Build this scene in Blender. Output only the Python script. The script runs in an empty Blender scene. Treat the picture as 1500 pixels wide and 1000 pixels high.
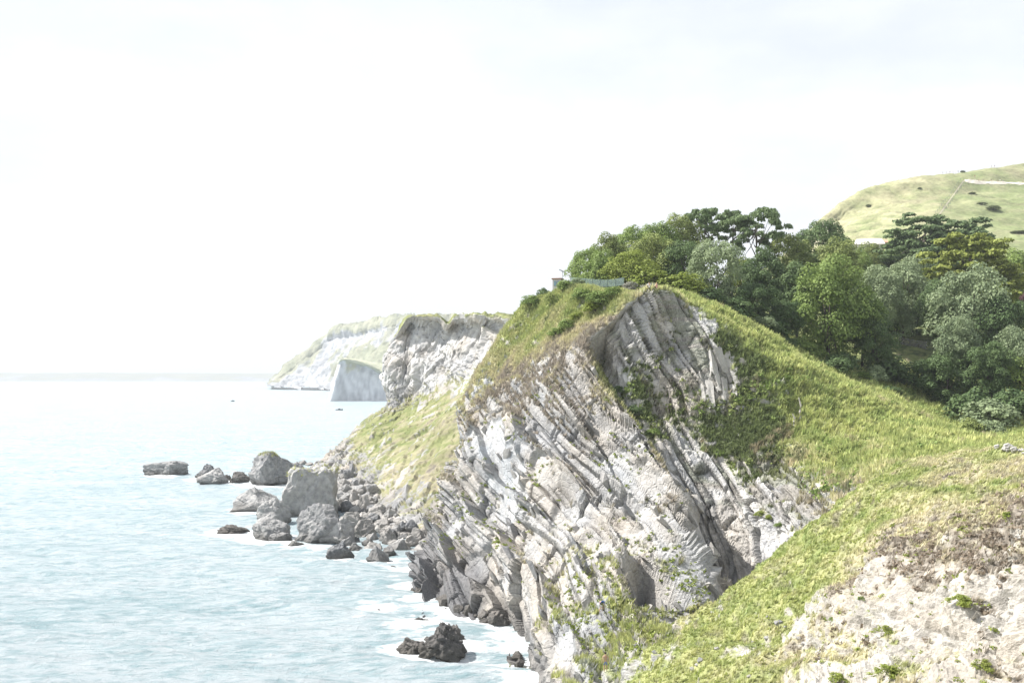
import bpy, math, random
import numpy as np
from mathutils import Vector, Matrix
from mathutils.bvhtree import BVHTree

random.seed(7)
RNG = np.random.default_rng(7)
scene = bpy.context.scene
COL = scene.collection

# ------------------------------------------------------------------ camera, sky, sun, exposure
F, CU, HV, CAMZ = 1458.0, 750.0, 552.0, 36.0      # focal length in photo pixels, centre column, horizon row, eye height
cam = bpy.data.cameras.new('camera')
cam.sensor_width = 36.0
cam.lens = F / 1500.0 * 36.0
cam.shift_y = (HV - 500.0) / 1500.0
cam.clip_end = 60000.0
camo = bpy.data.objects.new('camera', cam)
COL.objects.link(camo)
camo.location = (0, 0, CAMZ)
camo.rotation_euler = (math.radians(90), 0, 0)
scene.camera = camo

SUN_EL, SUN_AZ = math.radians(50), math.radians(-76)   # azimuth from +Y towards +X: the sun stands left, over the sea
sdir = Vector((math.sin(SUN_AZ) * math.cos(SUN_EL), math.cos(SUN_AZ) * math.cos(SUN_EL), math.sin(SUN_EL)))
sl = bpy.data.lights.new('sun', 'SUN')
sl.energy = 4.6
sl.angle = math.radians(0.5)
sl.color = (1.0, 0.965, 0.92)
so = bpy.data.objects.new('sun', sl)
COL.objects.link(so)
so.rotation_euler = sdir.to_track_quat('Z', 'Y').to_euler()

world = bpy.data.worlds.new('World')
scene.world = world
world.use_nodes = True
wn, wl = world.node_tree.nodes, world.node_tree.links
wn.clear()
sky = wn.new('ShaderNodeTexSky')
sky.sky_type = 'NISHITA'
sky.sun_disc = False
sky.sun_elevation = SUN_EL
sky.sun_rotation = SUN_AZ
sky.altitude = 0
sky.air_density = 1.0
sky.dust_density = 2.0
sky.ozone_density = 1.0
tc = wn.new('ShaderNodeTexCoord')
mp = wn.new('ShaderNodeMapping')
mp.inputs['Scale'].default_value = (1.0, 1.0, 2.6)
wl.new(tc.outputs['Generated'], mp.inputs['Vector'])
nz = wn.new('ShaderNodeTexNoise')
nz.inputs['Scale'].default_value = 2.6
nz.inputs['Detail'].default_value = 7.0
nz.inputs['Roughness'].default_value = 0.55
wl.new(mp.outputs['Vector'], nz.inputs['Vector'])
cr = wn.new('ShaderNodeValToRGB')          # thin high cloud that veils the whole sky, a little uneven
cr.color_ramp.elements[0].position = 0.30
cr.color_ramp.elements[0].color = (0.8, 0.8, 0.8, 1)
cr.color_ramp.elements[1].position = 0.62
cr.color_ramp.elements[1].color = (0.98, 0.98, 0.98, 1)
wl.new(nz.outputs['Fac'], cr.inputs['Fac'])
mx = wn.new('ShaderNodeMix')
mx.data_type = 'RGBA'
# the veil looks thicker towards the horizon, where the line of sight runs farther through it: 1 - exp(-t / sin(elevation))
sep = wn.new('ShaderNodeSeparateXYZ')
wl.new(tc.outputs['Generated'], sep.inputs[0])
def wmath(op, a, b):
    n = wn.new('ShaderNodeMath')
    n.operation = op
    for k_, x_ in enumerate((a, b)):
        if isinstance(x_, (int, float)): n.inputs[k_].default_value = x_
        else: wl.new(x_, n.inputs[k_])
    return n.outputs[0]
el_ = wmath('MAXIMUM', sep.outputs['Z'], 0.03)
veil = wmath('SUBTRACT', 1.0, wmath('EXPONENT', wmath('DIVIDE', -0.62, el_), 0.0))
wl.new(wmath('MULTIPLY', cr.outputs['Color'], veil), mx.inputs['Factor'])
wl.new(sky.outputs['Color'], mx.inputs['A'])
cl = wn.new('ShaderNodeMix')
cl.data_type = 'RGBA'
nz2 = wn.new('ShaderNodeTexNoise')
nz2.inputs['Scale'].default_value = 3.4
nz2.inputs['Detail'].default_value = 8.0
nz2.inputs['Roughness'].default_value = 0.6
wl.new(mp.outputs['Vector'], nz2.inputs['Vector'])
cr2 = wn.new('ShaderNodeValToRGB')
cr2.color_ramp.elements[0].position = 0.36
cr2.color_ramp.elements[1].position = 0.60
wl.new(nz2.outputs['Fac'], cr2.inputs['Fac'])
wl.new(cr2.outputs['Color'], cl.inputs['Factor'])
cl.inputs['A'].default_value = (5.15, 5.3, 5.5, 1)
cl.inputs['B'].default_value = (5.9, 5.97, 6.05, 1)
wl.new(cl.outputs['Result'], mx.inputs['B'])
bg = wn.new('ShaderNodeBackground')
bg.inputs['Strength'].default_value = 0.1
wl.new(mx.outputs['Result'], bg.inputs['Color'])
wo = wn.new('ShaderNodeOutputWorld')
wl.new(bg.outputs['Background'], wo.inputs['Surface'])

vs = scene.view_settings
vs.view_transform = 'Standard'
vs.look = 'None'
vs.gamma = 1.0
vs.use_curve_mapping = False
vs.exposure = 0.95
cy = scene.cycles
cy.max_bounces = 6
cy.diffuse_bounces = 2
cy.glossy_bounces = 2
cy.transmission_bounces = 3
cy.transparent_max_bounces = 4
cy.volume_bounces = 0
cy.caustics_reflective = False
cy.caustics_refractive = False
cy.sample_clamp_indirect = 4.0

# ------------------------------------------------------------------ helpers
def P(u, v, Y):
    """the point of the place that lies Y metres ahead of the viewpoint and shows at photo pixel (u, v)"""
    return ((u - CU) / F * Y, Y, CAMZ + (HV - v) / F * Y)

def W(u, Y, z):
    return ((u - CU) / F * Y, Y, z)

def S(u, v, z=0.0):
    Y = (CAMZ - z) * F / (v - HV)
    return ((u - CU) / F * Y, Y, z)

def set_props(o, label=None, cat=None, group=None, kind=None):
    if label: o['label'] = label
    if cat: o['category'] = cat
    if group: o['group'] = group
    if kind: o['kind'] = kind
    return o

def new_obj(name, data, parent=None):
    o = bpy.data.objects.new(name, data)
    COL.objects.link(o)
    if parent is not None:
        o.parent = parent
    return o

_perm = np.random.default_rng(3).permutation(4096)
_gr = np.random.default_rng(4).normal(size=(4096, 3))
_gr /= np.linalg.norm(_gr, axis=1)[:, None]
_gr = _gr.astype(np.float32)

def hsh(*ints):
    h = np.zeros_like(np.asarray(ints[0], dtype=np.int64))
    for i in ints:
        h = _perm[(h + np.asarray(i, dtype=np.int64)) & 4095]
    return h

def hf(*ints):
    return hsh(*ints).astype(np.float32) / 4095.0

def noise(p, seed=0):
    """gradient noise, about -1..1; p is (n, 3)"""
    p = np.asarray(p, dtype=np.float32)
    i = np.floor(p).astype(np.int64)
    f = (p - i).astype(np.float32)
    w = f * f * f * (f * (f * 6 - 15) + 10)
    out = np.zeros(len(p), dtype=np.float32)
    for dx in (0, 1):
        wx = w[:, 0] if dx else 1 - w[:, 0]
        for dy in (0, 1):
            wy = w[:, 1] if dy else 1 - w[:, 1]
            for dz in (0, 1):
                wz = w[:, 2] if dz else 1 - w[:, 2]
                g = _gr[hsh(i[:, 0] + dx + seed * 17, i[:, 1] + dy, i[:, 2] + dz)]
                out += wx * wy * wz * (g[:, 0] * (f[:, 0] - dx) + g[:, 1] * (f[:, 1] - dy) + g[:, 2] * (f[:, 2] - dz))
    return out * 1.6

def fbm(p, octs=4, seed=0, gain=0.5):
    a, s, out = 1.0, 1.0, 0
    for k in range(octs):
        out = out + a * noise(p * s, seed + k)
        a *= gain
        s *= 2.03
    return out

def ridged(p, octs=4, seed=0):
    a, s, out = 1.0, 1.0, 0
    for k in range(octs):
        out = out + a * (1 - 2 * np.abs(noise(p * s, seed + k)))
        a *= 0.5
        s *= 2.07
    return out

def sstep(a, b, x):
    t = np.clip((x - a) / (b - a), 0, 1)
    return t * t * (3 - 2 * t)

def lerp3(a, b, t):
    return a + (b - a) * t[:, None]

def nrm(v):
    v = np.asarray(v, dtype=np.float64)
    return v / np.linalg.norm(v)

def cr_weights(n, t):
    """Catmull-Rom weights of n control points at parameters t in 0..n-1"""
    m = np.zeros((len(t), n))
    i = np.clip(np.floor(t).astype(int), 0, n - 2)
    f = t - i
    w = [-0.5 * f + f * f - 0.5 * f ** 3, 1 - 2.5 * f * f + 1.5 * f ** 3, 0.5 * f + 2 * f * f - 1.5 * f ** 3, -0.5 * f * f + 0.5 * f ** 3]
    r = np.arange(len(t))
    for k in range(4):
        j = i + k - 1
        lo, hi = j < 0, j > n - 1
        mid = ~(lo | hi)
        np.add.at(m, (r[mid], j[mid]), w[k][mid])
        np.add.at(m, (r[lo], np.zeros(lo.sum(), int)), 2 * w[k][lo]); np.add.at(m, (r[lo], np.ones(lo.sum(), int)), -w[k][lo])
        np.add.at(m, (r[hi], np.full(hi.sum(), n - 1)), 2 * w[k][hi]); np.add.at(m, (r[hi], np.full(hi.sum(), n - 2)), -w[k][hi])
    return m

def params(ctrl, axis, res, cap):
    d = np.linalg.norm(np.diff(ctrl[..., :3], axis=axis), axis=-1)
    d = d.mean(axis=1 - axis)
    t = []
    for k, L in enumerate(d):
        n = int(np.clip(math.ceil(L / (res[k] if isinstance(res, (list, tuple)) else res)), 2, cap))
        t.append(k + np.arange(n) / n)
    t.append([len(d)])
    return np.concatenate(t)

class Patch:
    """a piece of terrain lofted through control rows (x, y, z, extra channels)"""
    def __init__(self, rows, res_r, res_c, cap=400):
        ctrl = np.array(rows, dtype=np.float64)
        tr, tc_ = params(ctrl, 0, res_r, cap), params(ctrl, 1, res_c, cap)
        g = np.einsum('ai,ijk,bj->abk', cr_weights(ctrl.shape[0], tr), ctrl, cr_weights(ctrl.shape[1], tc_))
        self.shape = g.shape[:2]
        self.p = g[..., :3].reshape(-1, 3)
        self.ch = np.clip(g[..., 3:].reshape(len(self.p), -1), 0, 1)
    def normals(self):
        g = self.p.reshape(*self.shape, 3)
        n = np.cross(np.gradient(g, axis=0), np.gradient(g, axis=1))
        n /= np.linalg.norm(n, axis=-1)[..., None] + 1e-9
        n = n.reshape(-1, 3)
        if (n @ np.array([0, -0.5, 0.8])).mean() < 0:
            n = -n
        return n
    def displace(self, d, n=None):
        self.p = self.p + (self.normals() if n is None else n) * np.asarray(d)[:, None]
    def faces(self, step=1):
        R, C = self.shape
        ri, ci = np.arange(0, R, step), np.arange(0, C, step)
        idx = ri[:, None] * C + ci[None, :]
        return np.stack([idx[:-1, :-1], idx[:-1, 1:], idx[1:, 1:], idx[1:, :-1]], -1).reshape(-1, 4)
    def build(self, name, mat, col=None, grass=None, smooth=True):
        me = bpy.data.meshes.new(name)
        f = self.faces()
        p = self.p
        n = np.cross(p[f[:, 1]] - p[f[:, 0]], p[f[:, 3]] - p[f[:, 0]])
        if (n @ np.array([0, -0.5, 0.8])).sum() < 0:
            f = f[:, ::-1]
        mesh_np(me, p, f)
        if col is not None:
            a = me.attributes.new('col', 'FLOAT_COLOR', 'POINT')
            a.data.foreach_set('color', np.concatenate([col, np.ones((len(col), 1))], 1).astype(np.float32).ravel())
        if grass is not None:
            a = me.attributes.new('gr', 'FLOAT', 'POINT')
            a.data.foreach_set('value', grass.astype(np.float32))
        me.polygons.foreach_set('use_smooth', np.full(len(f), smooth))
        me.materials.append(mat)
        o = new_obj(name, me)
        o['kind'] = 'structure'
        return o
    def bvh(self, step=2):
        return BVHTree.FromPolygons(self.p.tolist(), self.faces(step).tolist())

def mesh_np(me, verts, faces):
    verts = np.asarray(verts, dtype=np.float32)
    faces = np.asarray(faces, dtype=np.int32)
    k = faces.shape[1]
    me.vertices.add(len(verts))
    me.vertices.foreach_set('co', verts.ravel())
    me.loops.add(faces.size)
    me.loops.foreach_set('vertex_index', faces.ravel())
    me.polygons.add(len(faces))
    me.polygons.foreach_set('loop_start', np.arange(0, faces.size, k, dtype=np.int32))
    me.polygons.foreach_set('loop_total', np.full(len(faces), k, dtype=np.int32))
    me.update(calc_edges=True)
    return me

def blocks(p, nb, tdir, thick, length, amp, seed, warp=0.5, wscale=7.0):
    """fractured bedding: beds across nb broken into blocks; returns (offset along the normal, random value per block, random per bed)"""
    nb = nrm(nb); t = nrm(np.array(tdir) - nb * np.dot(tdir, nb)); r = np.cross(nb, t)
    w = noise(p / wscale, seed) * warp
    s = (p @ nb) / thick + w
    s = s + 0.3 * np.sin(s * 1.9)
    L = np.floor(s)
    fs = s - L
    hl = hf(L.astype(np.int64), seed)
    tt = (p @ t) / (length * (0.6 + hl)) + hl * 31 + 0.5 * w
    B = np.floor(tt); fb = tt - B
    rr = (p @ r) / (length * (0.7 + 0.8 * hl)) + hl * 57 + 0.4 * w
    C = np.floor(rr); fc = rr - C
    hb = hf(L.astype(np.int64), B.astype(np.int64), C.astype(np.int64), seed + 5)
    e = np.minimum(np.minimum(fs, 1 - fs) * thick, np.minimum(np.minimum(fb, 1 - fb), np.minimum(fc, 1 - fc)) * length)
    groove = -sstep(0.30, 0.0, e) * 0.35 * amp
    t1, t2, t3 = (hsh((hb * 4095).astype(np.int64), k).astype(np.float32) / 4095.0 - .5 for k in (3, 7, 11))
    tilt = amp * 0.6 * ((fb - .5) * t1 * 2 + (fc - .5) * t2 * 2 + (fs - .5) * t3 * 1.4)
    return ((0.55 * hl + 0.45 * hb) - 0.5) * amp + groove + tilt, hb, hl

# ------------------------------------------------------------------ materials
def mat_new(name):
    m = bpy.data.materials.new(name)
    m.use_nodes = True
    nt = m.node_tree
    nt.nodes.clear()
    out = nt.nodes.new('ShaderNodeOutputMaterial')
    b = nt.nodes.new('ShaderNodeBsdfPrincipled')
    nt.links.new(b.outputs[0], out.inputs['Surface'])
    return m, nt, b, out

def node(nt, typ, **kw):
    n = nt.nodes.new(typ)
    for k, v in kw.items():
        if k in n.inputs:
            n.inputs[k].default_value = v
        else:
            setattr(n, k, v)
    return n

def mathn(nt, op, a, b):
    n = nt.nodes.new('ShaderNodeMath')
    n.operation = op
    for k, x in enumerate((a, b)):
        if isinstance(x, (int, float)):
            n.inputs[k].default_value = x
        else:
            nt.links.new(x, n.inputs[k])
    return n.outputs[0]

def terrain_mat(name, s1=2.2, s2=0.35, bump=0.6, contrast=0.5, crack=0.0):
    """colour from the surface's own cover (rock, soil, grass) broken up by grain at two sizes, with relief"""
    m, nt, b, out = mat_new(name)
    L = nt.links
    at = node(nt, 'ShaderNodeAttribute', attribute_name='col')
    tcx = node(nt, 'ShaderNodeTexCoord')
    n1 = node(nt, 'ShaderNodeTexNoise', Scale=s1, Detail=6.0, Roughness=0.65)
    n2 = node(nt, 'ShaderNodeTexNoise', Scale=s2, Detail=4.0, Roughness=0.6)
    L.new(tcx.outputs['Object'], n1.inputs['Vector'])
    L.new(tcx.outputs['Object'], n2.inputs['Vector'])
    s = mathn(nt, 'ADD', mathn(nt, 'MULTIPLY', n1.outputs['Fac'], 1.2), n2.outputs['Fac'])
    k = mathn(nt, 'ADD', mathn(nt, 'MULTIPLY', mathn(nt, 'SUBTRACT', s, 1.1), contrast * 2), 1.0)
    sc = node(nt, 'ShaderNodeVectorMath', operation='SCALE')
    L.new(at.outputs['Color'], sc.inputs[0])
    L.new(k, sc.inputs['Scale'])
    L.new(sc.outputs[0], b.inputs['Base Color'])
    b.inputs['Roughness'].default_value = 0.95
    b.inputs['Specular IOR Level'].default_value = 0.15
    bm = node(nt, 'ShaderNodeBump', Strength=bump, Distance=0.35)
    h = n1.outputs['Fac']
    if crack:
        vo = node(nt, 'ShaderNodeTexVoronoi', Scale=crack, feature='DISTANCE_TO_EDGE')
        wv = node(nt, 'ShaderNodeVectorMath', operation='SCALE')
        ad = node(nt, 'ShaderNodeVectorMath', operation='ADD')
        wv.inputs['Scale'].default_value = 0.8
        L.new(n2.outputs['Color'], wv.inputs[0]); L.new(tcx.outputs['Object'], ad.inputs[0]); L.new(wv.outputs[0], ad.inputs[1])
        L.new(ad.outputs[0], vo.inputs['Vector'])
        mr = node(nt, 'ShaderNodeMapRange')
        mr.inputs['From Max'].default_value = 0.08
        L.new(vo.outputs['Distance'], mr.inputs['Value'])
        h = mathn(nt, 'ADD', h, mathn(nt, 'MULTIPLY', mr.outputs[0], 0.35))
    L.new(h, bm.inputs['Height'])
    L.new(bm.outputs[0], b.inputs['Normal'])
    return m

def leaf_mat(name, c1, c2, trans=0.28):
    m, nt, b, out = mat_new(name)
    L = nt.links
    nt.nodes.remove(b)
    oi = node(nt, 'ShaderNodeObjectInfo')
    at = node(nt, 'ShaderNodeAttribute', attribute_name='lv')
    f = mathn(nt, 'ADD', mathn(nt, 'MULTIPLY', at.outputs['Fac'], 0.75), mathn(nt, 'MULTIPLY', oi.outputs['Random'], 0.25))
    mixc = node(nt, 'ShaderNodeMix', data_type='RGBA')
    mixc.inputs['A'].default_value = (*c1, 1)
    mixc.inputs['B'].default_value = (*c2, 1)
    L.new(f, mixc.inputs['Factor'])
    d = node(nt, 'ShaderNodeBsdfPrincipled', Roughness=0.55)
    d.inputs['Specular IOR Level'].default_value = 0.12
    t = node(nt, 'ShaderNodeBsdfTranslucent')
    L.new(mixc.outputs['Result'], d.inputs['Base Color'])
    L.new(mixc.outputs['Result'], t.inputs['Color'])
    ms = node(nt, 'ShaderNodeMixShader')
    ms.inputs[0].default_value = trans
    L.new(d.outputs[0], ms.inputs[1])
    L.new(t.outputs[0], ms.inputs[2])
    L.new(ms.outputs[0], out.inputs['Surface'])
    return m

def plain_mat(name, c, rough=0.8, scale=6.0, contrast=0.3, bump=0.2, spec=0.3):
    m, nt, b, out = mat_new(name)
    L = nt.links
    tcx = node(nt, 'ShaderNodeTexCoord')
    n1 = node(nt, 'ShaderNodeTexNoise', Scale=scale, Detail=4.0)
    L.new(tcx.outputs['Object'], n1.inputs['Vector'])
    k = mathn(nt, 'ADD', mathn(nt, 'MULTIPLY', mathn(nt, 'SUBTRACT', n1.outputs['Fac'], 0.5), contrast * 2), 1.0)
    sc = node(nt, 'ShaderNodeVectorMath', operation='SCALE')
    sc.inputs[0].default_value = c
    L.new(k, sc.inputs['Scale'])
    L.new(sc.outputs[0], b.inputs['Base Color'])
    b.inputs['Roughness'].default_value = rough
    b.inputs['Specular IOR Level'].default_value = spec
    if bump:
        bm = node(nt, 'ShaderNodeBump', Strength=bump, Distance=0.1)
        L.new(n1.outputs['Fac'], bm.inputs['Height'])
        L.new(bm.outputs[0], b.inputs['Normal'])
    return m

def c3(*a):
    return np.array(a, dtype=np.float64)

ROCK_LT, ROCK_GY, ROCK_BUFF, ROCK_DK = c3(.43, .42, .40), c3(.255, .265, .28), c3(.40, .355, .295), c3(.10, .098, .095)
CHALK = c3(.47, .45, .41)
STRAW, GR_YEL, GR_GRN, GR_DK, HEATH = c3(.42, .385, .25), c3(.35, .36, .155), c3(.20, .245, .09), c3(.06, .09, .03), c3(.265, .235, .195)

M_CLIFF = terrain_mat('cliff_rock_and_turf', 2.4, 0.4, 0.7, 0.5, 0.9)
M_FAR = terrain_mat('far_cliff', 0.35, 0.06, 0.8, 0.45)
M_FAR2 = terrain_mat('distant_chalk', 0.05, 0.012, 0.5, 0.25)
M_HILL = terrain_mat('down_grass', 0.45, 0.07, 0.8, 0.6)
M_NEAR = terrain_mat('near_turf_and_chalk', 4.5, 0.6, 0.7, 0.5)

# ------------------------------------------------------------------ terrain
def X(pt, g=0.0, d=0.0, k=0.0):
    return (*pt, g, d, k)

def cover(p, n, ch, hb, hl, seed, rock=None, wet=True):
    """the ground's own colour: bedded rock, turf, dry heath and dark scrub that also carries painted shade; returns (colour, grass amount)"""
    f1, f2 = fbm(p / 5.0, 4, seed), fbm(p / 1.3, 3, seed + 9)
    f3 = noise(p / 16.0, seed + 20)
    g = ch[:, 0] + 0.30 * f1 + 0.22 * f2 + 0.45 * (n[:, 2] - 0.55) - 0.2 * (hb - 0.5)
    G = sstep(0.40, 0.60, g)
    d = np.clip(ch[:, 1] + 0.35 * f1 + 0.25 * f3, 0, 1)
    k = sstep(0.40, 0.72, ch[:, 2] + 0.45 * f1 + 0.3 * f2)
    a = np.clip(0.5 + 0.45 * f3 + 0.5 * (hb - 0.5) + 0.3 * f2, 0, 1)
    R = lerp3(ROCK_GY, ROCK_LT, a) if rock is None else rock
    R = lerp3(R, ROCK_BUFF[None], np.clip(0.22 + 0.8 * noise(p / 9.0, seed + 31) + 0.5 * (hl - 0.5), 0, 0.65))
    if wet:
        wz = sstep(6.0, 1.2, p[:, 2] + 2.2 * f1)
        R = lerp3(R, ROCK_DK[None] * 1.1, wz * 0.75)
    T = lerp3(GR_GRN, GR_YEL, np.clip(0.55 + 0.6 * f2 + 0.4 * f1, 0, 1))
    T = lerp3(T, STRAW[None], sstep(0.32, 0.85, d))
    T = lerp3(T, HEATH[None], sstep(0.75, 1.0, d + 0.25 * f2))
    T = lerp3(T, c3(.105, .13, .055)[None], k)  # scrub green; the shade of the cove hollow is put into this dark colour
    return lerp3(R, T, G), G, k

# ---- the headland cliff that falls to the sea (middle of the picture)
def back(pt, dy=25, dz=-4):
    u = CU + pt[0] / pt[1] * F
    return W(u, pt[1] + dy, pt[2] + dz)

cols = [
    # behind the left skyline
    [(782, 446, 222, .8, .6, 0), (750, 495, 220, .8, .6, 0), (718, 550, 215, .7, .6, 0), (690, 610, 208, .5, .6, 0), (684, 670, 200, .3, .5, 0), (668, 745, 196, .3, .5, 0), (640, 800, 192, .1, .3, 0), (640, 862, 186, 0, 0, 0)],
    [(770, 442, 198, .8, .3, 0), (735, 487, 196, .72, .4, 0), (700, 540, 192, .7, .75, 0), (672, 600, 186, .55, .8, 0), (664, 660, 180, .35, .7, 0), (645, 740, 178, .12, .5, 0), (615, 800, 174, .0, .4, 0), (600, 866, 168, 0, 0, 0)],
    [(800, 434, 192, .85, .2, .2), (765, 490, 188, .8, .45, 0), (730, 550, 182, .68, .85, 0), (705, 610, 176, .38, .9, 0), (700, 670, 171, .1, .6, 0), (688, 740, 167, 0, .5, 0), (660, 810, 161, 0, .4, 0), (638, 897, 152, 0, 0, 0)],
    [(832, 421, 186, .9, .2, .3), (800, 475, 180, .88, .35, .1), (770, 540, 174, .68, .95, 0), (748, 605, 168, .42, 1, 0), (745, 665, 162, .05, .7, 0), (738, 735, 157, 0, .5, 0), (718, 810, 152, 0, .4, 0), (700, 915, 144, 0, 0, 0)],
    [(870, 420, 178, .9, .2, .3), (840, 470, 171, .85, .5, .1), (800, 530, 166, .66, 1, 0), (790, 600, 160, .42, 1, 0), (795, 670, 153, .14, .8, 0), (790, 750, 145, .16, .6, 0), (772, 845, 134, .12, .4, 0), (752, 940, 134, 0, 0, 0)],
    [(905, 430, 171, .9, .2, .2), (872, 468, 167, .85, .6, .1), (832, 515, 163, .62, 1, 0), (842, 585, 157, .42, 1, 0), (858, 660, 150, .2, .8, 0), (868, 745, 141, .2, .5, 0), (850, 850, 124, .32, .2, 0), (805, 960, 110, .2, 0, 0)],
    [(935, 433, 165, .9, .5, 0), (897, 468, 163, .8, .9, 0), (856, 508, 160, .6, 1, 0), (888, 570, 156, .55, .5, .2), (935, 640, 149, .28, .6, 0), (955, 745, 137, .16, .6, 0), (940, 845, 119, .35, .4, 0), (900, 955, 100, .5, .1, 0)],
    [(950, 433, 167, .9, .5, 0), (908, 472, 165, .8, .8, 0), (866, 514, 162, .7, .8, .3), (900, 575, 158, .8, .3, .4), (974, 682, 146, .55, .6, .3), (1006, 752, 137, .3, .6, 0), (1040, 850, 125, .2, .5, 0), (996, 926, 103, .35, .2, 0)],
    [(965, 450, 178, .5, 0, 0), (915, 510, 170, .5, 0, .5), (895, 565, 170, .5, 0, .5), (935, 625, 167, .4, 0, .5), (1000, 740, 154, .2, 0, 0), (1030, 805, 144, 0, 0, 0), (1062, 890, 134, 0, 0, 0), (1015, 960, 114, 0, 0, 0)],
]
def head_rows():
    rws = []
    ncol = [[(*P(c[0], c[1], c[2]), *c[3:]) for c in col] for col in cols]
    rws.append([(*back(c[0][:3]), *c[0][3:]) for c in ncol])
    for r in range(8):
        rws.append([c[r] for c in ncol])
    low = []
    for j, c in enumerate(ncol):
        x, y, z = c[7][:3]
        if j < 5: low.append((x - 1.5, y - 2.5, -4, 0, 0, 0))
        elif j == 5: low.append((*W(760, 108, -4), 0, 0, 0))
        elif j == 6: low.append((*W(840, 90, 4.5), .4, .1, 0))
        elif j == 7: low.append((*W(1000, 88, 7.0), .5, .2, 0))
        else: low.append((*W(1040, 95, 2.0), 0, 0, 0))
    rws.append(low)
    return rws

head = Patch(head_rows(), [2.5, .45, .3, .24, .22, .22, .22, .2, .5], [1.5, .34, .25, .22, .22, .22, .24, 1.2])
NB1, TD1 = nrm((.83, .10, .54)), (.5, -.1, -.8)
p0 = head.p.copy()
n0 = head.normals()
rk = sstep(.75, .25, head.ch[:, 0])                       # how bare the ground is
steep = sstep(0.85, 0.55, n0[:, 2])
sw = (p0 @ NB1) / 6.5 + 0.55 * noise(p0 / 17.0, 5)
saw = (sw - np.floor(sw))
slab = (saw ** 1.3 - 0.45) * 2.6 * (0.5 + 0.8 * hf(np.floor(sw).astype(np.int64), 77)) * sstep(46, 36, p0[:, 2])
pb = p0.copy()                                            # the beds bend as they dive
pb[:, 0] += 1.4 * np.sin(p0[:, 2] / 9.5 + .07 * p0[:, 1]) + 0.8 * noise(p0 / 13.0, 17)
pb[:, 2] += 0.9 * noise(p0 / 15.0, 18)
b1, hb1, hl1 = blocks(pb, NB1, TD1, 1.3, 12.0, 1.35, 11, 0.35, 16.0)
b2, hb2, hl2 = blocks(pb, NB1, TD1, 0.55, 4.5, 0.5, 12, 0.3, 9.0)
lump = fbm(p0 / 11.0, 3, 2) * 1.0
rm = np.clip(rk * 1.1, 0.12, 1)
b0, hb0, hl0 = blocks(pb, NB1, TD1, 3.8, 13.0, 2.4, 15, 0.4, 22.0)
rub = 0.25 + 1.1 * sstep(-.35, .5, noise(p0 / 11.0, 16))      # some stretches broken up, others sound
_u0, _v0 = CU + p0[:, 0] / p0[:, 1] * F, HV - (p0[:, 2] - CAMZ) / p0[:, 1] * F
_ci = np.arange(len(p0)) % head.shape[1]
_okc = (n0 * (np.array([0, 0, CAMZ]) - p0)).sum(1) > 0
def anchor(u, v):
    return p0[np.argmin((_u0 - u) ** 2 + (_v0 - v) ** 2 + np.where(_okc, 0, 1e6))]
plate = np.zeros(len(p0))                                  # broad smooth bedding faces, left bare where slabs have slid off
platec = np.zeros(len(p0))
for (u, v, Y, r, blue) in ((722, 652, 163, 6.0, 1), (740, 690, 160, 6.8, 1), (746, 730, 157, 5.5, 1), (700, 640, 168, 3.0, 1), (815, 950, 112, 4.0, .6), (905, 680, 150, 3.5, .7), (690, 830, 158, 3.5, .5), (925, 790, 130, 3.5, .4),
                     (772, 800, 149, 3.6, .3), (830, 760, 145, 3.6, .3), (870, 805, 137, 4.0, .4), (660, 770, 168, 3.2, .4), (800, 690, 152, 3.2, .2), (880, 622, 153, 2.6, .2), (940, 705, 142, 4.0, .5), (968, 765, 134, 4.5, .4), (1003, 825, 127, 5.5, .4), (975, 835, 125, 4.5, .3), (1030, 850, 125, 4.5, .3), (845, 905, 118, 3.0, .3), (722, 872, 147, 2.6, .5)):
    e_ = (p0 - anchor(u, v)) @ np.stack([NB1 * 1.6, nrm(np.cross(NB1, (0, 1, 0))) * .75, nrm(np.cross(NB1, np.cross(NB1, (0, 1, 0))))], 1)
    q_ = sstep(1.2, .8, np.linalg.norm(e_, axis=1) / r + .35 * noise(p0 / 2.5, 19))
    plate = np.maximum(plate, q_)
    platec = np.maximum(platec, q_ * blue)
rm2 = rm * (1 - .88 * plate)
cave = np.zeros(len(p0))
for (u, v, Y, r) in ((942, 832, 123, 2.4), (958, 850, 119, 3.2), (978, 872, 115, 3.8), (998, 892, 110, 3.8), (1014, 902, 107, 3.0)):
    cave = np.maximum(cave, sstep(1.3, .4, np.linalg.norm((p0 - anchor(u, v)) * np.array([1, .6, 1]), axis=1) / r))
head.displace(-11 * cave + rm2 * (0.75 * b0 + (0.45 + .5 * rub) * b1 + 0.85 * rub * b2) + rm * slab * (1 - .5 * plate) + lump * (0.5 + 0.5 * rm) + 0.14 * fbm(p0 / 0.9, 3, 40) * (1 - rm) - .5 * plate)
head_n = head.normals()
hc, hg, hk = cover(head.p, head_n, head.ch, 0.3 * hb0 + 0.4 * hb1 + 0.3 * hb2, hl1, 50)
hc = lerp3(hc, lerp3(c3(.36, .385, .41), c3(.46, .46, .45), np.clip(.5 + .7 * fbm(p0 / 3.0, 3, 52), 0, 1)), platec * (1 - hg) * .8 * sstep(4, 8, p0[:, 2]))
wl_ = sstep(13.5, 4.0, p0[:, 2] + 2.5 * noise(p0 / 5.0, 53)) * sstep(728, 690, CU + p0[:, 0] / p0[:, 1] * F)
hc = lerp3(hc, c3(.15, .15, .155)[None], wl_ * (1 - hg) * .8)
head.build('headland_cliff', M_CLIFF, hc, hg, smooth=False)

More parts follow.
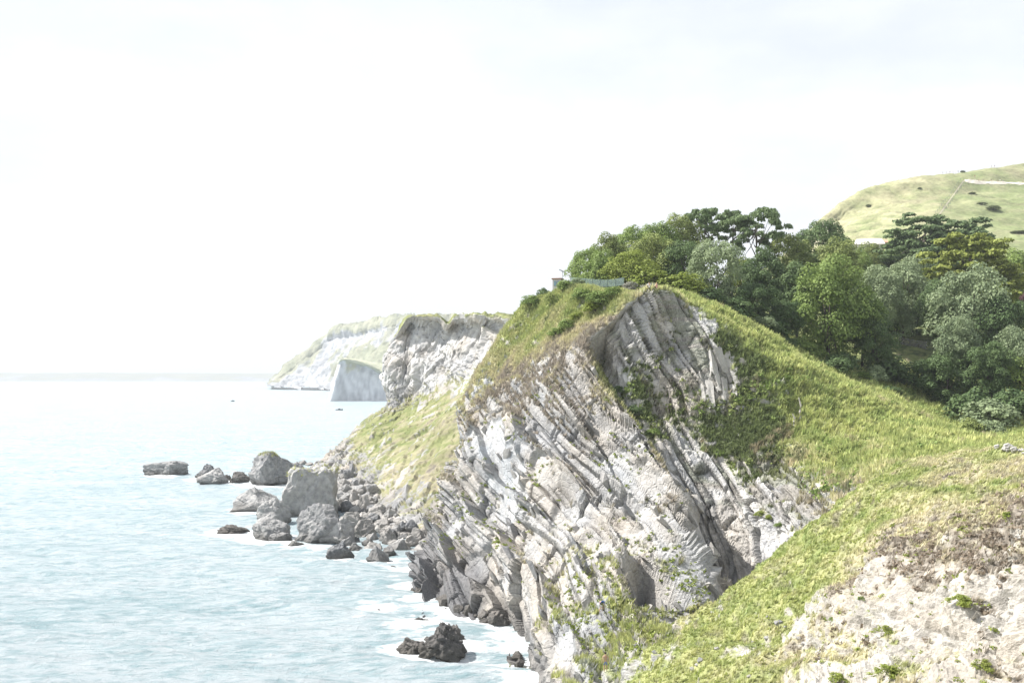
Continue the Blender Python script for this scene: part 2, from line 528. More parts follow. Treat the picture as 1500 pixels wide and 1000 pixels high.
# ---- the folded cove wall, the grassy ridge above it and the ground under the wood
def B_(u, v, Y, *c): return (*P(u, v, Y), *c)
def Z_(u, Y, z, *c): return (*W(u, Y, z), *c)
cove_rows = [
    [Z_(760, 400, 47, 1, .2, 0), Z_(880, 400, 54, 1, .2, 0), Z_(960, 400, 60, 1, .2, 0), Z_(1050, 400, 66, 1, .2, 0), Z_(1130, 400, 72, 1, .2, 0), Z_(1230, 400, 76, 1, .2, 0), Z_(1320, 400, 77, 1, .2, 0), Z_(1430, 400, 77, 1, .2, 0), Z_(1580, 400, 78, 1, .2, 0), Z_(1800, 400, 78, 1, .2, 0)],
    [Z_(800, 260, 50, 1, .2, 0), Z_(900, 260, 53, 1, .2, 0), Z_(970, 260, 55, 1, .2, 0), Z_(1060, 260, 57, 1, .2, .5), Z_(1150, 260, 55, 1, .2, .5), Z_(1240, 260, 53, 1, .2, .5), Z_(1330, 260, 52, 1, .2, .5), Z_(1430, 260, 52, 1, .2, .5), Z_(1580, 260, 52, 1, .2, .5), Z_(1800, 260, 54, 1, .2, .5)],
    [Z_(848, 205, 48, 1, .3, 0), B_(935, 431, 182, 1, .3, .2), B_(1000, 432, 180, 1, .1, .3), B_(1110, 480, 182, 1, .0, .3), B_(1190, 528, 184, 1, 0, .3), B_(1270, 560, 184, 1, 0, .3), B_(1350, 592, 180, 1, 0, .3), B_(1420, 615, 174, 1, 0, .1), B_(1600, 600, 168, 1, 0, 0), B_(1800, 590, 165, 1, 0, 0)],
    [Z_(850, 186, 46, 1, .3, 0), B_(938, 434, 166.5, .9, .6, 0), B_(985, 433, 168, .95, .5, 0), B_(1085, 482, 168, 1, .22, 0), B_(1165, 530, 166, 1, .2, 0), B_(1250, 575, 163, 1, .15, 0), B_(1330, 610, 157, 1, .2, 0), B_(1430, 641, 146, 1, .15, 0), B_(1600, 635, 140, 1, .2, 0), B_(1800, 630, 135, 1, .2, 0)],
    [Z_(850, 172, 40, .5, .3, .5), B_(925, 440, 164, .35, .5, .2), B_(990, 440, 165, .35, .4, .3), B_(1062, 492, 162, .75, .2, .7), B_(1125, 555, 158, .9, .2, .7), B_(1175, 620, 153, .95, .25, .2), B_(1250, 655, 143, .95, .3, 0), B_(1390, 658, 126, .95, .25, 0), B_(1600, 655, 122, 1, .4, 0), B_(1800, 650, 120, 1, .4, 0)],
    [Z_(870, 166, 30, .5, 0, .7), B_(905, 505, 162, .2, .4, .3), B_(975, 505, 162, .22, .4, .3), B_(1040, 545, 159, .12, .4, .3), B_(1105, 605, 155, .9, .2, .9), B_(1158, 665, 148, .7, .5, .3), B_(1222, 690, 135, .9, .5, .2), B_(1390, 672, 118, .9, .4, 0), B_(1600, 670, 114, .9, .6, 0), B_(1800, 665, 112, .9, .6, 0)],
    [Z_(890, 160, 22, .5, 0, .8), B_(925, 590, 158, .8, .1, .9), B_(975, 600, 158, .45, .2, .6), B_(1035, 630, 155, .75, .2, .8), B_(1095, 665, 150, .7, .1, .9), B_(1150, 708, 142, .15, .4, .2), B_(1212, 726, 128, .45, .7, .2), B_(1390, 700, 112, .8, .7, 0), B_(1600, 700, 108, .9, .6, 0), B_(1800, 690, 106, .9, .6, 0)],
    [Z_(930, 152, 12, .5, 0, 0), B_(965, 690, 151, .3, 0, .4), B_(1000, 700, 150, .15, 0, .2), B_(1045, 730, 147, 0, 0, .1), B_(1095, 755, 142, .05, .4, .1), B_(1145, 785, 134, .12, .4, .2), B_(1200, 800, 122, .2, .5, .2), B_(1390, 780, 108, .5, .5, 0), B_(1600, 760, 104, .5, .5, 0), B_(1800, 750, 100, .5, .5, 0)],
    [Z_(980, 140, -2, 0, 0, 0), Z_(1000, 141, -2, 0, 0, 0), Z_(1020, 141, -2, 0, 0, 0), Z_(1055, 139, -2, 0, 0, 0), Z_(1095, 135, -2, 0, 0, 0), Z_(1140, 128, -2, 0, 0, 0), Z_(1200, 118, 3, 0, 0, 0), Z_(1390, 106, 14, 0, 0, 0), Z_(1600, 102, 18, 0, 0, 0), Z_(1800, 98, 20, 0, 0, 0)],
]
cove = Patch(cove_rows, [5, 1.2, .45, .32, .26, .25, .25, .3], [1.5, .36, .28, .28, .28, .34, .6, 1.5, 3])
pc, nc_ = cove.p.copy(), cove.normals()
rkc = sstep(.8, .35, cove.ch[:, 0])
near = sstep(230, 190, pc[:, 1])
fold = 2.6 * np.sin(pc[:, 2] / 8.5 + 0.06 * pc[:, 0]) + 1.2 * np.sin(pc[:, 2] / 3.7 + 1.0)
pf = pc.copy(); pf[:, 0] += fold * sstep(50, 20, pc[:, 2]) * 0.55
NB2, TD2 = nrm((.86, -.12, .44)), (.44, .1, -.86)
c1_, chb1, chl1 = blocks(pf, NB2, TD2, 1.35, 9.0, 1.5, 21, 0.7, 9.0)
c2_, chb2, chl2 = blocks(pf, NB2, TD2, 0.5, 2.2, 0.55, 22, 0.5, 5.0)
clump = fbm(pc / 7.0, 5, 60) * 0.8
tuss = fbm(pc / 1.8, 4, 61)
tzc = pc[:, 2] / 1.5 + 0.8 * noise(pc / 8.0, 63)
terc = (np.abs((tzc - np.floor(tzc)) - .5) * 2) ** 2
cove.displace(near * (.38 * (terc - .4) * (1 - rkc) * sstep(-.2, .4, noise(pc / 12.0, 64)) + np.clip(rkc + .08, 0, 1) * (c1_ + 0.7 * c2_) + clump * (0.6 + .4 * rkc) + 0.45 * tuss * (1 - rkc)))
cove_n = cove.normals()
cov_r = lerp3(c3(.34, .345, .355), c3(.55, .54, .515), np.clip(.5 + .5 * fbm(pc / 4.0, 4, 71) + .5 * (chb2 - .5), 0, 1))
cc, cg, ck = cover(cove.p, cove_n, cove.ch, 0.6 * chb1 + 0.4 * chb2, chl1, 70, rock=cov_r)
soil = sstep(.42, .28, chl1 + 0.25 * noise(pc / 3.0, 66)) * sstep(.9, .45, cove.ch[:, 0]) * sstep(14, 20, pc[:, 2])   # soft beds between the white ones weather to dark soil and scrub
cc = lerp3(cc, np.where((hf(np.floor(pc[:, 2] * 1.5).astype(np.int64), 9) > .5)[:, None], c3(.17, .15, .115)[None], c3(.13, .14, .08)[None]), soil * 0.62)
gv = fbm(cove.p / 3.2, 4, 73)
cc = lerp3(cc, GR_GRN[None] * .75, sstep(.15, .7, gv) * cg * .55 * sstep(.75, .95, cove.ch[:, 0]))
cc = lerp3(cc, c3(.30, .25, .18)[None], sstep(.55, .8, fbm(cove.p / 4.5, 4, 74)) * cg * .7)
cove.build('cove_cliff', M_CLIFF, cc, np.maximum(cg, soil * .3), smooth=False)

# ---- the near slope at lower right, down from where the viewer stands
def G_(x, y, z, *c): return (x, y, z, *c)
near_rows = [
    [G_(-30, 12, -3, .3, 0, 0), G_(-18, 8, 12, .5, 0, 0), G_(-7, 6, 26, .6, 0, 0), G_(0, 4, 33, .8, 0, 0), G_(3, 4, 34.2, .8, 0, 0), G_(6, 4, 34.3, .8, 0, 0), G_(10, 4, 34.4, .8, 0, 0), G_(15, 4, 34.6, .8, 0, 0), G_(25, 4, 35, .8, 0, 0), G_(60, 4, 36, .8, 0, 0)],
    [G_(-12, 60, -4, 0, 0, 0), G_(-3, 55, 3, .3, 0, 0), G_(2, 45, 10.5, .5, 0, 0), G_(5, 36, 16.5, .6, 0, 0), G_(8, 31, 20, .4, 0, 0), G_(10, 29, 22, .3, 0, 0), G_(12, 28, 24, .3, 0, 0), G_(14.4, 28, 25.3, .3, 0, 0), G_(19, 28, 26, .3, 0, 0), G_(55, 28, 31, .6, .2, 0)],
    [Z_(760, 104, -4, 0, 0, 0), Z_(860, 92, 4, .5, .1, 0), B_(960, 1008, 82, .55, .2, 0), B_(1080, 1008, 70, .6, .2, 0), B_(1200, 1008, 61, .38, .3, 0), B_(1310, 1008, 55, .28, .2, 0), B_(1410, 1008, 50, .22, .2, 0), B_(1500, 1008, 47, .2, .2, 0), B_(1620, 1008, 44, .2, .2, 0), G_(70, 42, 30, .5, .3, 0)],
    [Z_(780, 108, -4, 0, 0, 0), Z_(880, 98, 5, .5, .1, 0), B_(975, 955, 90, .55, .2, 0), B_(1090, 940, 82, .62, .2, 0), B_(1200, 920, 72, .4, .4, 0), B_(1300, 890, 64, .2, .4, 0), B_(1400, 860, 58, .36, .7, 0), B_(1500, 850, 54, .1, .5, 0), B_(1620, 830, 50, .3, .5, 0), G_(76, 50, 30, .6, .5, 0)],
    [Z_(790, 111, -4, 0, 0, 0), Z_(900, 102, 5, .5, .1, 0), B_(985, 948, 94, .55, .2, 0), B_(1085, 905, 87, .8, .15, 0), B_(1195, 870, 79, .72, .3, 0), B_(1295, 830, 71, .4, .6, 0), B_(1395, 805, 65, .55, .85, 0), B_(1500, 785, 60, .45, .8, 0), B_(1620, 770, 55, .5, .8, 0), G_(80, 57, 31, .7, .5, 0)],
    [Z_(795, 114, -4, 0, 0, 0), Z_(915, 105, 5, .5, .1, 0), B_(993, 936, 98, .5, .2, 0), B_(1085, 872, 93, .85, .1, 0), B_(1190, 822, 89, .95, .25, 0), B_(1292, 760, 84, .9, .35, 0), B_(1392, 722, 82, .9, .45, 0), B_(1500, 705, 78, .9, .55, 0), B_(1620, 690, 74, .9, .7, 0), G_(90, 78, 31, .9, .5, 0)],
    [Z_(800, 117, -4, 0, 0, 0), Z_(930, 108, 5, .5, .1, 0), B_(1005, 926, 102, .45, .2, 0), B_(1092, 845, 100, .75, .15, 0), B_(1192, 774, 103, .95, .3, 0), B_(1297, 693, 109, .95, .35, 0), B_(1388, 666, 115, .95, .5, 0), B_(1500, 650, 119, .9, .5, 0), B_(1620, 640, 122, .9, .6, 0), G_(104, 125, 29, .9, .5, 0)],
    [Z_(810, 125, -5, 0, 0, 0), Z_(940, 113, 0, 0, 0, 0), Z_(1012, 111, -2, 0, 0, 0), Z_(1105, 112, 6, 0, 0, 0), Z_(1205, 118, 11, .2, 0, 0), Z_(1305, 126, 21, .6, 0, 0), Z_(1390, 133, 24.5, .8, 0, 0), Z_(1500, 138, 25.5, .8, 0, 0), Z_(1620, 140, 25.5, .8, 0, 0), G_(112, 144, 27, .8, .3, 0)],
]
nearp = Patch(near_rows, [1.5, .8, .2, .2, .2, .22, .5], [1.5, .4, .22, .2, .2, .2, .22, .5, 1.5])
pn, nn = nearp.p.copy(), nearp.normals()
rkn = sstep(.75, .3, nearp.ch[:, 0])
n1_, nhb1, nhl1 = blocks(pn, NB1, TD1, 0.8, 1.5, 0.55, 31, 0.9, 3.0)
gul = ridged(pn * np.array([.16, .16, .10]), 4, 81)
ledge = fbm(pn / 4.5, 5, 82)
far_ = sstep(30, 48, pn[:, 1])
n2_, nhb2, nhl2 = blocks(pn, NB1, TD1, 0.32, 0.55, 0.22, 34, 0.9, 1.5)
tzn = pn[:, 2] / 1.15 + 0.9 * noise(pn / 6.0, 87)
terr = (np.abs((tzn - np.floor(tzn)) - .5) * 2) ** 2          # sheep tracks: little steps along the contours
nearp.displace(far_ * ((1 - rkn) * .34 * (terr - .4) * (.3 + sstep(-.3, .4, noise(pn / 9.0, 88))) + rkn * (0.45 * n1_ + 0.4 * n2_ + 0.55 * gul) + ledge * (0.85 + 0.25 * rkn) + 0.12 * fbm(pn / .6, 4, 83)))
near_n = nearp.normals()
crag = sstep(1040, 960, CU + pn[:, 0] / pn[:, 1] * F)
chk = lerp3(CHALK * .93, CHALK, nhb1)
chk = lerp3(chk, c3(.46, .42, .35)[None], np.clip(.1 + .6 * fbm(pn / 3.0, 3, 84), 0, .6))
chk = lerp3(chk, lerp3(ROCK_GY, ROCK_LT, nhb1), crag * .7)
nearp.ch[:, 0] = np.clip(nearp.ch[:, 0] + .06 + .26 * fbm(pn / 4.0, 4, 86), 0, 1)
nearp.ch[:, 1] = np.clip(nearp.ch[:, 1] + .35 * rkn, 0, 1)
nch, ng, nk = cover(nearp.p, near_n, nearp.ch, nhb1, nhl1, 90, rock=chk, wet=False)
nch = lerp3(nch, HEATH[None] * .95, (1 - sstep(.0, .22, terr)) * ng * .6 * sstep(-.1, .5, noise(pn / 5.0, 89)))
nearp.build('near_slope', M_NEAR, nch, ng, smooth=False)

# ---- the rocky headland beyond, with its grass slope down to the boulders
hd_rows = [
    [Z_(600, 640, 56, 1, .3, 0), Z_(620, 640, 60, 1, .3, 0), Z_(650, 640, 62, 1, .3, 0), Z_(690, 640, 63, 1, .3, 0), Z_(740, 640, 63, 1, .3, 0), Z_(800, 640, 63, 1, .3, 0), Z_(900, 640, 60, 1, .3, 0)],
    [Z_(598, 520, 54, .6, .3, 0), B_(586, 474, 450, .9, .3, 0), B_(612, 461, 436, .95, .3, 0), B_(652, 462, 424, .9, .4, 0), B_(694, 461, 408, .95, .3, 0), B_(742, 462, 380, .95, .3, 0), B_(800, 470, 340, .9, .3, 0)],
    [Z_(590, 510, 46, 0, 0, 0), B_(578, 497, 440, .1, .3, 0), B_(608, 482, 428, .25, .3, 0), B_(650, 480, 416, .2, .4, 0), B_(690, 482, 400, .15, .3, 0), B_(728, 482, 378, .4, .3, 0), B_(780, 500, 330, .4, .3, 0)],
    [Z_(586, 500, 32, 0, 0, 0), B_(571, 545, 432, 0, .3, 0), B_(606, 540, 420, 0, .3, 0), B_(648, 532, 408, 0, .3, 0), B_(685, 535, 392, 0, .3, 0), B_(716, 528, 372, .1, .4, 0), B_(760, 540, 320, .4, .5, 0)],
    [Z_(580, 490, 20, 0, 0, 0), B_(568, 590, 424, .3, .3, 0), B_(602, 588, 408, .45, .3, 0), B_(645, 575, 394, .5, .4, 0), B_(685, 560, 374, .55, .5, 0), B_(712, 558, 350, .75, .6, 0), B_(750, 590, 300, .6, .6, 0)],
    [Z_(535, 480, 8, .3, 0, 0), B_(530, 622, 412, .7, .5, 0), B_(572, 632, 370, .85, .45, 0), B_(622, 630, 340, .85, .55, 0), B_(660, 622, 312, .9, .6, 0), B_(700, 640, 280, .8, .6, 0), B_(745, 660, 250, .4, .6, 0)],
    [Z_(495, 460, 2, 0, 0, 0), B_(497, 655, 396, .35, .4, 0), B_(540, 672, 345, .55, .5, 0), B_(585, 680, 305, .7, .6, 0), B_(632, 685, 275, .75, .65, 0), B_(675, 700, 250, .6, .6, 0), B_(725, 740, 220, .3, .5, 0)],
    [Z_(465, 430, -1, 0, 0, 0), B_(470, 678, 380, 0, .3, 0), B_(512, 706, 320, .1, .3, 0), B_(560, 725, 280, .3, .5, 0), B_(605, 738, 250, .45, .6, 0), B_(652, 757, 225, .3, .5, 0), B_(700, 780, 205, .2, .5, 0)],
    [Z_(445, 410, -3, 0, 0, 0), Z_(450, 352, .2, 0, 0, 0), Z_(495, 292, .8, 0, 0, 0), Z_(545, 252, 1.6, 0, .3, 0), Z_(590, 226, 2.4, .1, .4, 0), Z_(640, 206, 3.0, .1, .4, 0), Z_(690, 195, 3, .1, .4, 0)],
    [Z_(420, 390, -5, 0, 0, 0), Z_(428, 320, -4, 0, 0, 0), Z_(465, 240, -2.5, 0, 0, 0), Z_(520, 203, -1.8, 0, 0, 0), Z_(570, 189, -2, 0, 0, 0), Z_(625, 178, -2, 0, 0, 0), Z_(680, 170, -2, 0, 0, 0)],
]
hd = Patch(hd_rows, [10, 1.0, .8, .7, .8, .8, .8, .9, 1.2], [2.5, .8, .8, .8, .9, 2])
ph, nh = hd.p.copy(), hd.normals()
rkh = sstep(.7, .3, hd.ch[:, 0]) * sstep(1.5, 6, ph[:, 2])
NBH = nrm((.35, -.25, .9)); TDH = (.9, .3, 0)
h1_, hhb1, hhl1 = blocks(ph, NBH, TDH, 7.0, 6.0, 4.0, 41, .7, 22.0)
h2_, hhb2, hhl2 = blocks(ph, NBH, TDH, 2.2, 2.0, 1.6, 42, .6, 9.0)
col_ = ridged(ph * np.array([.085, .085, .025]), 4, 43)
rib = blocks(ph, (.78, -.25, .58), (.5, .2, -.7), 3.2, 7.0, 2.4, 45, .7, 14.0)[0]
topz = sstep(20, 36, ph[:, 2])
col2 = noise(ph * np.array([.11, .11, .018]), 49)
hd.displace(rkh * (topz * (0.5 * h1_ + 1.6 * col_ + 3.6 * col2) + (.8 - .45 * topz) * h2_)  + (1 - topz) * (0.45 + .5 * rkh) * rib + fbm(ph / 14.0, 5, 44) * 1.3 * sstep(640, 560, ph[:, 1]))
uu = CU + ph[:, 0] / ph[:, 1] * F
hi_ = sstep(44, 56, ph[:, 2]) * (ph[:, 1] < 560)
hd.p[:, 2] += hi_ * (1.8 * noise(np.stack([uu / 34.0, ph[:, 1] * 0, ph[:, 1] * 0], 1), 151) - 3.0 * np.exp(-((uu - 655) / 7.0) ** 2) + .9 * fbm(ph / 5.0, 3, 153) - 6 * sstep(600, 574, uu))
hdn = hd.normals()
hd.ch[:, 0] -= .42 * sstep(.25, 1.3, rib + .8 * noise(ph / 9.0, 47)) * sstep(36, 30, ph[:, 2])
hdr = lerp3(c3(.34, .345, .35), c3(.56, .55, .53), np.clip(.5 + .5 * (hhb2 - .5) + .6 * fbm(ph / 7.0, 4, 46), 0, 1))
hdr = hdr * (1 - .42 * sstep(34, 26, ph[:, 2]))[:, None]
hdc, hdg, hdk = cover(hd.p, hdn, hd.ch, .5 * hhb1 + .5 * hhb2, hhl1, 100, rock=hdr, wet=False)
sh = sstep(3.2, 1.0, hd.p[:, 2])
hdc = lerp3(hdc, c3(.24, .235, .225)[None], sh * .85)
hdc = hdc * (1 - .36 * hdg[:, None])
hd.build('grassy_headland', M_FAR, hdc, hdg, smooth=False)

# ---- distant chalk coast
def far_cover(p, n, ch, sc, seed):
    f = fbm(p / sc, 5, seed)
    g = sstep(.38, .62, ch[:, 0] + .4 * f)
    rockc = lerp3(c3(.42, .43, .44), c3(.25, .26, .275)[None], np.clip(.4 + .8 * noise(p * np.array([4, 4, 1]) / sc, seed + 3), 0, 1))
    gc = lerp3(c3(.23, .245, .17), c3(.31, .31, .23), np.clip(.5 + f, 0, 1))
    return lerp3(rockc, gc, g)

fh_rows = [
    [Z_(398, 3500, 0, .8, 0, 0), Z_(430, 3500, 80, 1, 0, 0), Z_(470, 3500, 130, 1, 0, 0), Z_(505, 3500, 150, 1, 0, 0), Z_(545, 3400, 160, 1, 0, 0), Z_(590, 3300, 165, 1, 0, 0), Z_(650, 3200, 150, 1, 0, 0), Z_(760, 3000, 140, 1, 0, 0)],
    [B_(396, 566, 3080, .5, 0, 0), B_(427, 536, 3060, .9, 0, 0), B_(465, 509, 3020, .9, 0, 0), B_(491, 484, 2960, .95, 0, 0), B_(532, 478, 2760, .95, 0, 0), B_(580, 469, 2560, .95, 0, 0), B_(640, 470, 2360, .95, 0, 0), B_(760, 472, 2150, .95, 0, 0)],
    [B_(395, 567, 3010, .3, 0, 0), B_(427, 545, 3000, .7, 0, 0), B_(462, 521, 2960, .6, 0, 0), B_(492, 500, 2900, .2, 0, 0), B_(532, 496, 2660, .25, 0, 0), B_(578, 486, 2460, .2, 0, 0), B_(640, 482, 2240, .3, 0, 0), B_(760, 480, 2050, .6, 0, 0)],
    [B_(394, 568, 2960, .2, 0, 0), B_(424, 556, 2940, .35, 0, 0), B_(456, 542, 2880, .4, 0, 0), B_(488, 527, 2800, .5, 0, 0), B_(528, 522, 2540, .8, 0, 0), B_(574, 514, 2340, .85, 0, 0), B_(640, 510, 2100, .8, 0, 0), B_(760, 505, 1900, .8, 0, 0)],
    [B_(393, 569, 2930, 0, 0, 0), B_(422, 563, 2900, .15, 0, 0), B_(452, 558, 2820, .25, 0, 0), B_(484, 552, 2720, .3, 0, 0), B_(524, 548, 2450, .6, 0, 0), B_(572, 540, 2240, .8, 0, 0), B_(640, 535, 2000, .8, 0, 0), B_(760, 530, 1800, .8, 0, 0)],
    [Z_(392, 2900, 0, 0, 0, 0), Z_(420, 2850, -2, 0, 0, 0), Z_(450, 2760, -2, 0, 0, 0), Z_(482, 2640, -2, 0, 0, 0), Z_(522, 2380, -2, .2, 0, 0), Z_(570, 2170, -2, .3, 0, 0), Z_(640, 1920, -2, .3, 0, 0), Z_(760, 1750, -2, .3, 0, 0)],
]
fh = Patch(fh_rows, 6, 6, 90)
pp = fh.p.copy()
fh.displace(ridged(pp * np.array([1 / 70, 1 / 110, 1 / 260]), 5, 110) * 9 + fbm(pp / 45, 5, 111) * 9)
fh.build('far_chalk_headland', M_FAR2, far_cover(fh.p, None, fh.ch, 60, 112), None, smooth=False)

ck_rows = [
    [Z_(500, 1800, 40, 1, 0, 0), Z_(515, 1800, 62, 1, 0, 0), Z_(530, 1800, 64, 1, 0, 0), Z_(550, 1800, 60, 1, 0, 0), Z_(575, 1800, 56, 1, 0, 0), Z_(620, 1800, 52, 1, 0, 0)],
    [Z_(500, 1660, 30, .3, 0, 0), B_(499, 529, 1530, .95, 0, 0), B_(516, 527, 1535, .95, 0, 0), B_(540, 533, 1540, .95, 0, 0), B_(570, 546, 1545, .95, 0, 0), B_(620, 550, 1550, .95, 0, 0)],
    [Z_(497, 1640, 22, 0, 0, 0), B_(496, 535, 1520, .3, 0, 0), B_(514, 534, 1526, .35, 0, 0), B_(538, 541, 1532, .4, 0, 0), B_(568, 552, 1538, .35, 0, 0), B_(620, 556, 1542, .4, 0, 0)],
    [Z_(492, 1620, 8, 0, 0, 0), B_(489, 560, 1508, 0, 0, 0), B_(508, 560, 1516, 0, 0, 0), B_(534, 562, 1524, 0, 0, 0), B_(566, 566, 1530, 0, 0, 0), B_(620, 570, 1534, 0, 0, 0)],
    [Z_(487, 1600, -3, 0, 0, 0), Z_(481, 1500, -2, 0, 0, 0), Z_(505, 1508, -2, 0, 0, 0), Z_(532, 1516, -2, 0, 0, 0), Z_(565, 1522, -2, 0, 0, 0), Z_(620, 1526, -2, 0, 0, 0)],
]
ckp = Patch(ck_rows, 2.5, 2.5, 60)
pp = ckp.p.copy()
ckp.displace(ridged(pp * np.array([1 / 16, 1 / 22, 1 / 70]), 5, 120) * .9 + fbm(pp / 6, 4, 121) * 1.1)
ckp.build('white_chalk_cliff', M_FAR2, far_cover(ckp.p, None, ckp.ch, 18, 122) * 1.5, None)

fc = []
us = np.linspace(-900, 900, 60)
ht = 68 + 12 * np.array([noise(np.array([[u / 130.0, 3.3, 0]]), 3)[0] for u in us]) + 6 * np.array([noise(np.array([[u / 40.0, 1.3, 0]]), 4)[0] for u in us])
fc.append([Z_(u, 11500, h * 1.25, 1, 0, 0) for u, h in zip(us, ht)])
fc.append([Z_(u, 9300, h * 1.0, .8, 0, 0) for u, h in zip(us, ht)])
fc.append([Z_(u, 8700, h * .5, .6, 0, 0) for u, h in zip(us, ht)])
fc.append([Z_(u, 8550, -3, .3, 0, 0) for u, h in zip(us, ht)])
fcp = Patch(fc, 120, 60, 12)
fcp.displace(fbm(fcp.p / 200, 4, 130) * 8)
fcp.build('far_coast', M_FAR2, far_cover(fcp.p, None, fcp.ch, 250, 132) * .8, None)

# ---- the bare down at upper right
fl_rows = [
    [Z_(1040, 700, 40, 1, 0, 0), Z_(1120, 720, 50, 1, 0, 0), Z_(1185, 760, 60, 1, 0, 0), Z_(1225, 780, 90, 1, .2, 0), Z_(1262, 790, 115, 1, .2, 0), Z_(1310, 800, 135, 1, .2, 0), Z_(1370, 800, 145, 1, .2, 0), Z_(1430, 820, 155, 1, .2, 0), Z_(1500, 840, 170, 1, .2, 0), Z_(1700, 860, 195, 1, .2, 0), Z_(1950, 860, 210, 1, 0, 0)],
    [B_(1040, 440, 560, .8, .4, 0), B_(1140, 392, 575, .8, .4, 0), B_(1195, 342, 590, .8, .4, 0), B_(1218, 321, 600, .8, .5, 0), B_(1243, 300, 610, .9, .6, 0), B_(1284, 280, 620, .95, .5, 0), B_(1342, 266.5, 625, 1, .5, 0), B_(1402, 258, 630, 1, .5, 0), B_(1500, 243.5, 650, 1, .6, 0), B_(1650, 222, 670, 1, .5, 0), B_(1950, 190, 690, 1, .5, 0)],
    [B_(1045, 450, 520, .8, .4, 0), B_(1145, 402, 535, .8, .4, 0), B_(1200, 352, 550, .5, .5, 0), B_(1225, 333, 560, .55, .6, 0), B_(1252, 316, 568, .8, .6, 0), B_(1290, 302, 570, .95, .4, 0), B_(1345, 292, 572, .95, .6, 0), B_(1405, 286, 575, 1, .3, 0), B_(1500, 278, 590, 1, .3, 0), B_(1650, 265, 600, 1, .3, 0), B_(1950, 240, 620, 1, .3, 0)],
    [B_(1050, 460, 470, .8, .4, 0), B_(1150, 412, 480, .8, .4, 0), B_(1205, 366, 490, .6, .3, 0), B_(1235, 355, 495, .9, .3, 0), B_(1262, 345, 500, 1, .3, 0), B_(1300, 335, 500, 1, .3, 0), B_(1350, 328, 500, .95, .55, 0), B_(1410, 325, 505, 1, .2, 0), B_(1500, 320, 515, 1, .2, 0), B_(1650, 312, 520, 1, .2, 0), B_(1950, 300, 530, 1, .2, 0)],
    [Z_(1050, 420, 58, 1, 0, 0), Z_(1150, 420, 68, 1, 0, 0), Z_(1205, 420, 74, 1, 0, 0), Z_(1240, 420, 78, 1, 0, 0), Z_(1270, 420, 82, 1, 0, 0), Z_(1305, 420, 84, 1, 0, 0), Z_(1355, 420, 84, 1, 0, 0), Z_(1415, 420, 84, 1, 0, 0), Z_(1500, 425, 85, 1, 0, 0), Z_(1650, 430, 86, 1, 0, 0), Z_(1950, 440, 86, 1, 0, 0)],
    [Z_(1050, 330, 50, 1, 0, 0), Z_(1150, 330, 48, 1, 0, 0), Z_(1190, 330, 44, 1, 0, 0), Z_(1240, 330, 44, 1, 0, 0), Z_(1270, 330, 44, 1, 0, 0), Z_(1305, 330, 44, 1, 0, 0), Z_(1355, 330, 43, 1, 0, 0), Z_(1415, 330, 43, 1, 0, 0), Z_(1500, 330, 44, 1, 0, 0), Z_(1650, 330, 46, 1, 0, 0), Z_(1950, 330, 46, 1, 0, 0)],
]
fl = Patch(fl_rows, [8, 2.0, 2.0, 3, 5], [8, 4, 2.5, 2.2, 2.2, 2.2, 2.2, 3, 8, 15], 70)
pp = fl.p.copy()
sl_dir = pp @ nrm((.75, .15, .4))
gullies = ridged(np.stack([sl_dir / 9, pp[:, 1] / 60, pp[:, 2] / 70], 1), 3, 140)
lft = sstep(1400, 1330, CU + pp[:, 0] / pp[:, 1] * F)
fl.displace(fbm(pp / 12, 4, 141) * 1.1 + gullies * 1.2 * (.35 + .65 * lft))
f1 = fbm(fl.p / 14, 5, 142)
fcol = lerp3(c3(.195, .225, .105), c3(.315, .30, .18)[None], np.clip(fl.ch[:, 1] + .7 * f1 + .35 * gullies * lft - .1, 0, 1))
fcol = lerp3(fcol, c3(.40, .36, .30)[None], sstep(.55, .3, fl.ch[:, 0] + .3 * f1) * .8)
fl.build('grassy_down', M_HILL, fcol, None)

BV = {'head': head.bvh(1), 'cove': cove.bvh(1), 'near': nearp.bvh(1), 'hd': hd.bvh(1), 'fl': fl.bvh(1)}

def ground(x, y, which=('head', 'cove', 'near', 'hd', 'fl')):
    best = None
    for k in which:
        h = BV[k].ray_cast(Vector((x, y, 400)), Vector((0, 0, -1)))
        if h[0] is not None and (best is None or h[0].z > best):
            best = h[0].z
    return best

def look(u, v, which=('head', 'cove', 'near', 'hd', 'fl')):
    """the first ground seen through photo pixel (u, v) - used to find where a thing stands"""
    d = Vector(((u - CU) / F, 1.0, (HV - v) / F)).normalized()
    best = None
    for k in which:
        h = BV[k].ray_cast(Vector((0, 0, CAMZ)), d)
        if h[0] is not None and (best is None or h[3] < best[2]):
            best = (h[0], h[1], h[3])
    if d.z < 0:
        t = -CAMZ / d.z
        if best is None or t < best[2]:
            best = (Vector((0, 0, CAMZ)) + d * t, Vector((0, 0, 1)), t)
    return best

